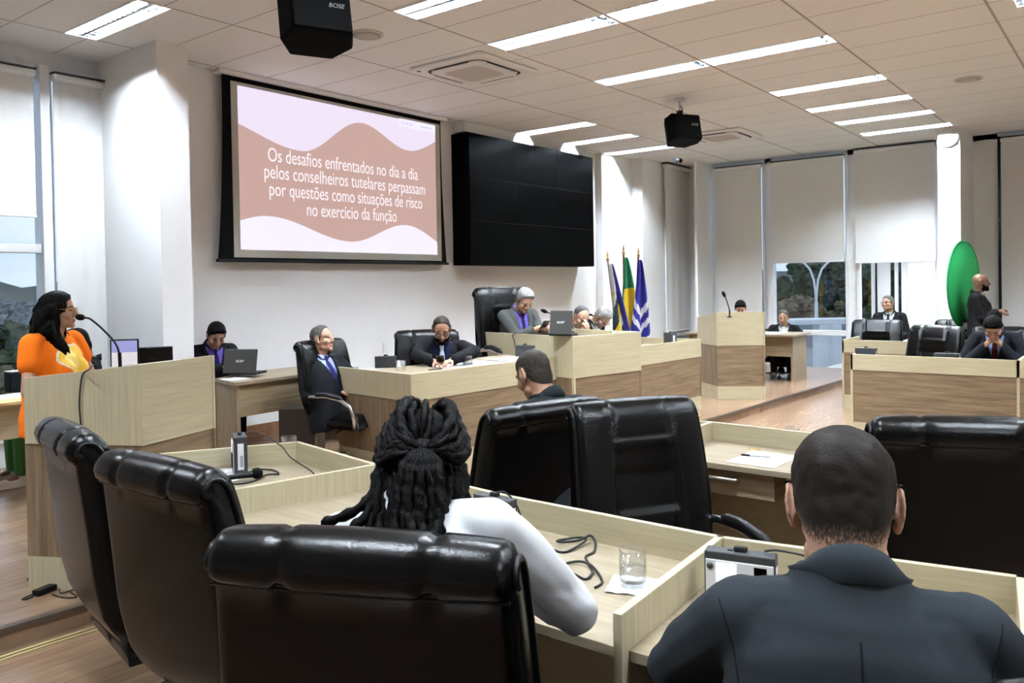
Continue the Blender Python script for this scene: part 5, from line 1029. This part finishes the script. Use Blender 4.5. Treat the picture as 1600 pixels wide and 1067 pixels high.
# gooseneck microphones
def gooseneck(label, base, pts, d=.0045, foam=.016):
    o = thing('gooseneck_microphone', label, 'microphone', base); base = Vector(base); q = [Vector(p)-base for p in pts]
    MB().tube([q[0], q[0]+(q[1]-q[0]).normalized()*.10], .010, 10).build('base_tube', 'black_plastic', o); MB().lathe([(.03, 0), (.03, .012), (.012, .018)], 16).build('foot', 'black_plastic', o)
    out = [];
    for i in range(len(q)-1):
        a, b, c, e = q[max(i-1, 0)], q[i], q[i+1], q[min(i+2, len(q)-1)]
        for t in np.linspace(0, 1, 9)[:-1]: out.append(.5*((2*b)+(c-a)*t+(2*a-5*b+4*c-e)*t*t+(3*b-a-3*c+e)*t**3))
    MB().tube(out+[q[-1]], d, 8).build('neck', 'black_plastic', o); e = (q[-1]-q[-2]).normalized(); Rt = e.to_track_quat('Z', 'Y').to_matrix()
    MB().ell(q[-1]+e*foam, (foam, foam, foam*1.9), Rt, 14, 10).build('foam_head', 'black_cloth', o)
D = 4.66
gooseneck('gooseneck microphone at the mouth of the woman in orange', P(188, 578, D), [P(188, 578, D), P(187, 556, D), P(180, 536, D), P(160, 514, D+.02), P(142, 499, D+.04), P(134, 496.5, D+.05), P(129, 496, D+.06)], .006, .019)
D = 10.5
gooseneck('gooseneck microphone standing on the empty right lectern', P(1140, 496, D), [P(1140, 496, D), P(1140, 486, D), P(1138, 478, D), P(1134, 466, D), P(1132, 462, D)], .007, .022)
D = 8.1
gooseneck('gooseneck microphone between the president and the dark laptop', P(893, 520, D), [P(893, 518, D), P(880, 503, D), P(872, 496, D), P(858, 489, D), P(853, 487, D)], .006, .020)
def onpl(x, y, A=(1.76, 4.62), B=(2.08, 4.02), off=.007):      # on the side face of the left lectern
    n = Vector((B[1]-A[1], A[0]-B[0])).normalized(); v = ray(x, y); t = ((A[0]+n.x*off)*n.x+(A[1]+n.y*off)*n.y)/(v[0]*n.x+v[1]*n.y); return Vector((v[0]*t, v[1]*t, v[2]*t+H_CAM))
cable('cable', 'black cable hanging down the side of the left lectern', [P(146, 570, 4.75)]+[onpl(x, y) for x, y in ((139, 577), (130, 584), (126, 600), (124, 630), (126, 660), (130, 690), (132, 716))], .004)
cable('cable', 'thin cable hanging down the left face of the raised middle block', [(6.43, 4.62, 1.16)]+[onpl(x, y, (6.62, 5.60), (6.35, 4.24)) for x, y in ((804, 521), (804, 534), (806, 543))]+[(6.29, 4.75, 1.075)], .004)
q = PZ(70, 926, ZP); o = thing('power_adapter', 'black power adapter with coiled lead on the platform by the left lectern', 'power adapter', (q.x, q.y, ZP), .3)
MB().box(-.055, .055, -.025, .025, 0, .03).build('brick', 'black_plastic', o, bevel=.006); q0 = Vector((q.x, q.y, ZP)); Ri = Matrix.Rotation(-.3, 3, 'Z')
def pz(x, y, dz=.005): v = Ri @ (PZ(x, y+13, ZP)-q0); return (v.x, v.y, dz)
def smooth_pts(pts):
    P_ = [Vector(p) for p in pts]; out = []
    for i in range(len(P_)-1):
        a, b, c, d = P_[max(i-1, 0)], P_[i], P_[i+1], P_[min(i+2, len(P_)-1)]
        for t in np.linspace(0, 1, 8)[:-1]: out.append(.5*((2*b)+(c-a)*t+(2*a-5*b+4*c-d)*t*t+(3*b-a-3*c+d)*t**3))
    return out+[P_[-1]]
MB().tube(smooth_pts([pz(x, y) for x, y in ((60, 913), (48, 922), (35, 924), (60, 912), (75, 897), (66, 891), (42, 893))]), .004, 6).tube(smooth_pts([pz(x, y) for x, y in ((82, 917), (100, 922), (120, 921), (110, 913), (118, 908), (95, 915), (92, 900), (80, 895))]), .004, 6).build('lead', 'rubber', o)
tp = MB(); w0 = [(-1.2, 4.06), (0.6, 4.10), (1.43, 4.09), (1.75, 4.075), (2.1, 4.06)]
tp.tube(smooth_pts([(x, y, .004) for x, y in w0]), .004, 6).tube(smooth_pts([(x, y-.05+.02*math.sin(x*5), .004) for x, y in w0]), .003, 6); tag(tp.build('plastic_strap', 'tape'), 'yellowish plastic straps lying on the floor along the platform step', 'strap')
# laptops and monitors
def laptop(label, hinge_l, hinge_r, hgt, face, tilt=15, logo='acer', rr=None):
    hl, hr = Vector(hinge_l), Vector(hinge_r); hr.z = hl.z; w_ = (hr-hl).length; o = thing('laptop', label, 'laptop', (hl+hr)/2, math.atan2((hr-hl).y, (hr-hl).x)); T = Matrix.Rotation(R(tilt), 4, 'X')
    # local: the lid's back faces -Y, the sitter is on +Y
    MB().box(-w_/2, w_/2, .0, w_*.68, .002, .020).build('keyboard_base', 'black_plastic', o, bevel=.004)
    b = MB().box(-w_/2, w_/2, -.008, .002, .016, hgt, M=T).build('lid', 'lid_grey', o, bevel=.005)
    MB().box(-w_/2+.012, w_/2-.012, .002, .003, .03, hgt-.012, M=T).build('screen', 'screen_blue', b)
    if logo: text_mesh('maker_name', logo, .045, T @ Matrix.Translation((0, -.0086, hgt*.55)) @ Matrix(((1, 0, 0, 0), (0, 0, -1, 0), (0, 1, 0, 0), (0, 0, 0, 1))), 'silver_plastic', b)
mat('lid_grey', (.035, .035, .033), .45); mat('screen_blue', (.1, .1, .2), .4, emit=(.30, .31, .62), estr=.5); mat('screen_page', (.4, .4, .4), .4, emit=(.58, .55, .62), estr=.45)
laptop('open dark laptop on the clerk table in front of the young man', P(348, 586, 7.35), P(400, 583.5, 7.30), .235, 0, -12)
laptop('open dark laptop on the raised middle block, lid towards the camera', P(858, 525, 7.72), P(893, 525, 7.62), .245, 0, -12)
def monitor(label, loc, rz, w, h, screen_front=True, tilt=0):
    o = thing('monitor', label, 'monitor', loc, rz); T = Matrix.Translation((0, 0, .14)) @ Matrix.Rotation(R(tilt), 4, 'X')
    c = MB().box(-w/2, w/2, 0, .025, 0, h, M=T).build('casing', 'black_plastic', o, bevel=.006)
    MB().box(-w/2+.012, w/2-.012, -.002, .001, .014, h*.58, M=T).build('screen_page', 'screen_page', c); MB().box(-w/2+.012, w/2-.012, -.002, .001, h*.58, h-.012, M=T).build('screen_window', 'screen_blue', c)
    MB().box(-.03, .03, .025, .045, -.13, h*.5, M=T).build('neck', 'black_plastic', o); MB().box(-.11, .11, -.05, .12, 0, .012).build('foot', 'black_plastic', o, bevel=.004)
q = P(195, 571, 6.75); monitor('monitor with lit bluish screen behind the left lectern', (q.x, q.y, .85), R(-38), .22, .26)
q = P(240, 571, 6.95); monitor('dark monitor seen from behind, leaning, beside the lit one', (q.x, q.y, .85), R(150), .31, .19, tilt=-14)
q = P(27, 612, 6.3); o = thing('equipment_case', 'dark case with pale top on the table at the left picture edge', 'case', (3.05-.3, 7.0, .851)); 
q = P(27, 613, 6.6); o.location = (q.x, q.y, .852); MB().box(-.075, .14, -.06, .06, 0, .16).build('body', 'suit_navy', o, bevel=.01); MB().box(-.07, .13, -.055, .055, .16, .168).build('lid', 'paper', o)
# phones
mat('phone_black', (.01, .01, .011), .25)
for lab, q, rz in (('black phone held by the bearded man with the white tie', P(688, 563, 7.04), R(-50)), ('black phone held by the president in the grey suit', P(851, 508, 8.25), R(-30))):
    o = thing('phone', lab, 'phone', q, rz); T = Matrix.Rotation(R(-38), 4, 'X'); MB().box(-.036, .036, -.075, .075, -.004, .004, M=T).build('body', 'phone_black', o, bevel=.004); MB().box(-.032, .032, -.07, .07, .0042, .005, M=T).build('screen', 'screen_blue', o)
# ---------------------------------------------------------------- flags
mat('flag_green', (.02, .24, .10), .8); mat('flag_yellow', (.80, .56, .03), .8); mat('flag_blue', (.03, .03, .30), .8); mat('flag_white', (.78, .78, .82), .8); mat('flag_dark', (.02, .05, .06), .8)
def flag(label, x, y, ztop, zbot, colour, wid, lean, pole='red_wood'):
    o = thing('flag', label, 'flag', (x, y, ZP), R(-35), 'flags on poles in the corner'); zt, zb_ = ztop-ZP, zbot-ZP
    px_ = lambda z: (lean*(1-z/zt))
    MB().tube([(px_(0), 0, 0), (0, 0, zt-.10)], .014, 10).build('pole', pole, o)
    MB().lathe([(.02, 0), (.035, .03), (.012, .06), (.02, .09), (.001, .20)], 10, M=Matrix.Translation((0, 0, zt-.12)) @ Matrix.Scale(.8, 4)).build('finial', 'gold', o); MB().lathe([(.16, 0), (.15, .03), (.03, .05)], 20, M=Matrix.Translation((px_(0), 0, 0))).build('foot', 'steel', o)
    nu, nv = 30, 64; vs = []; fs = []; cols = []
    for j in range(nv+1):
        v = j/nv; z = zt-.16-(zt-.16-zb_)*v; spr = .04+wid*(v**.75)
        for i in range(nu+1):
            u = i/nu; fold = .055*(.25+v)*math.sin(u*13+v*1.2)
            vs.append((px_(z)+.012+(u-.25)*spr+.018*math.sin(v*6+u*5)*v, -.03+fold, z+.10*u*v*math.sin(u*3)))
    for j in range(nv):
        for i in range(nu): fs.append((j*(nu+1)+i, j*(nu+1)+i+1, (j+1)*(nu+1)+i+1, (j+1)*(nu+1)+i)); cols.append(colour((i+.5)/nu, (j+.5)/nv))
    names = sorted(set(cols)); m = MB(); m.add(vs, fs, 0, True); m.m = [names.index(c) for c in cols]; c = m.build('cloth', names, o)
    sol = c.modifiers.new('thickness', 'SOLIDIFY'); sol.thickness = .003
def br(u, v):
    if math.hypot((u-.90)/.24, (v-.62)/.13) < 1: return 'flag_blue' if abs((v-.62)-(u-.9)*.3) > .012 else 'flag_white'
    return 'flag_yellow' if .33 < v < .90-.25*max(0, .5-u) and u > .12+.55*max(0, v-.55)+.5*max(0, .42-v) else 'flag_green'
def bw(u, v):
    s = v+.35*abs(u-.5)
    if .50 < s < .57 or .64 < s < .70 or .80 < s < .85: return 'flag_white'
    return 'flag_blue'
def cw(u, v):
    if u > .62: return 'flag_blue'
    return ('flag_white', 'flag_dark', 'flag_dark', 'flag_yellow')[int((v*9+u*5)) % 4] if v > .3 else 'flag_white'
q = P(975, 440, 11.7); flag('green and yellow flag with blue disc on a pole, middle of the three', q.x, q.y, 2.17, .62, br, .36, .0)
q = P(998, 440, 11.6); flag('dark blue flag with white bands, rightmost of the three by the corner', q.x, q.y, 2.13, .40, bw, .36, -.12)
q = P(950, 440, 11.5); flag('white and blue flag on a pale leaning pole, leftmost of three flags', q.x, q.y, 2.08, .55, cw, .26, .22, 'steel')
# ---------------------------------------------------------------- green disc behind the standing man
mat('green_cloth', (.035, .60, .18), .85)
 
q0 = P(1506, 445, 11.35); vd = Vector((q0.x, q0.y, 0)).normalized(); vr = Vector((vd.y, -vd.x, 0)); u_ = (vd*math.cos(R(18.8))+vr*math.sin(R(18.8)))
o = thing('backdrop_disc', 'large green pop-up backdrop disc leaning by the white column', 'backdrop', (q0.x, q0.y, q0.z)); n_ = u_.cross(Vector((0, 0, 1)))
M = Matrix(((u_.x, 0, n_.x, 0), (u_.y, 0, n_.y, 0), (0, 1, n_.z, 0), (0, 0, 0, 1)))
MB().lathe([(.001, -.006), (.60, -.006), (.60, .006), (.001, .006)], 48, M=M).build('cloth', 'green_cloth', o)
MB().tube([M @ Vector((.61*math.cos(a), .61*math.sin(a), 0)) for a in np.linspace(0, 2*math.pi, 49)[:-1]], .012, 8, closed=True).build('rim', 'green_rim' if 'green_rim' in MATS else mat('green_rim', (.02, .30, .09), .6), o)
o = tag(MB().box(q0.x-.02, q0.x+.02, q0.y-.02, q0.y+.02, 0, q0.z-.61).build('backdrop_stand', 'black_plastic'), 'thin dark stand under the green disc', 'stand')
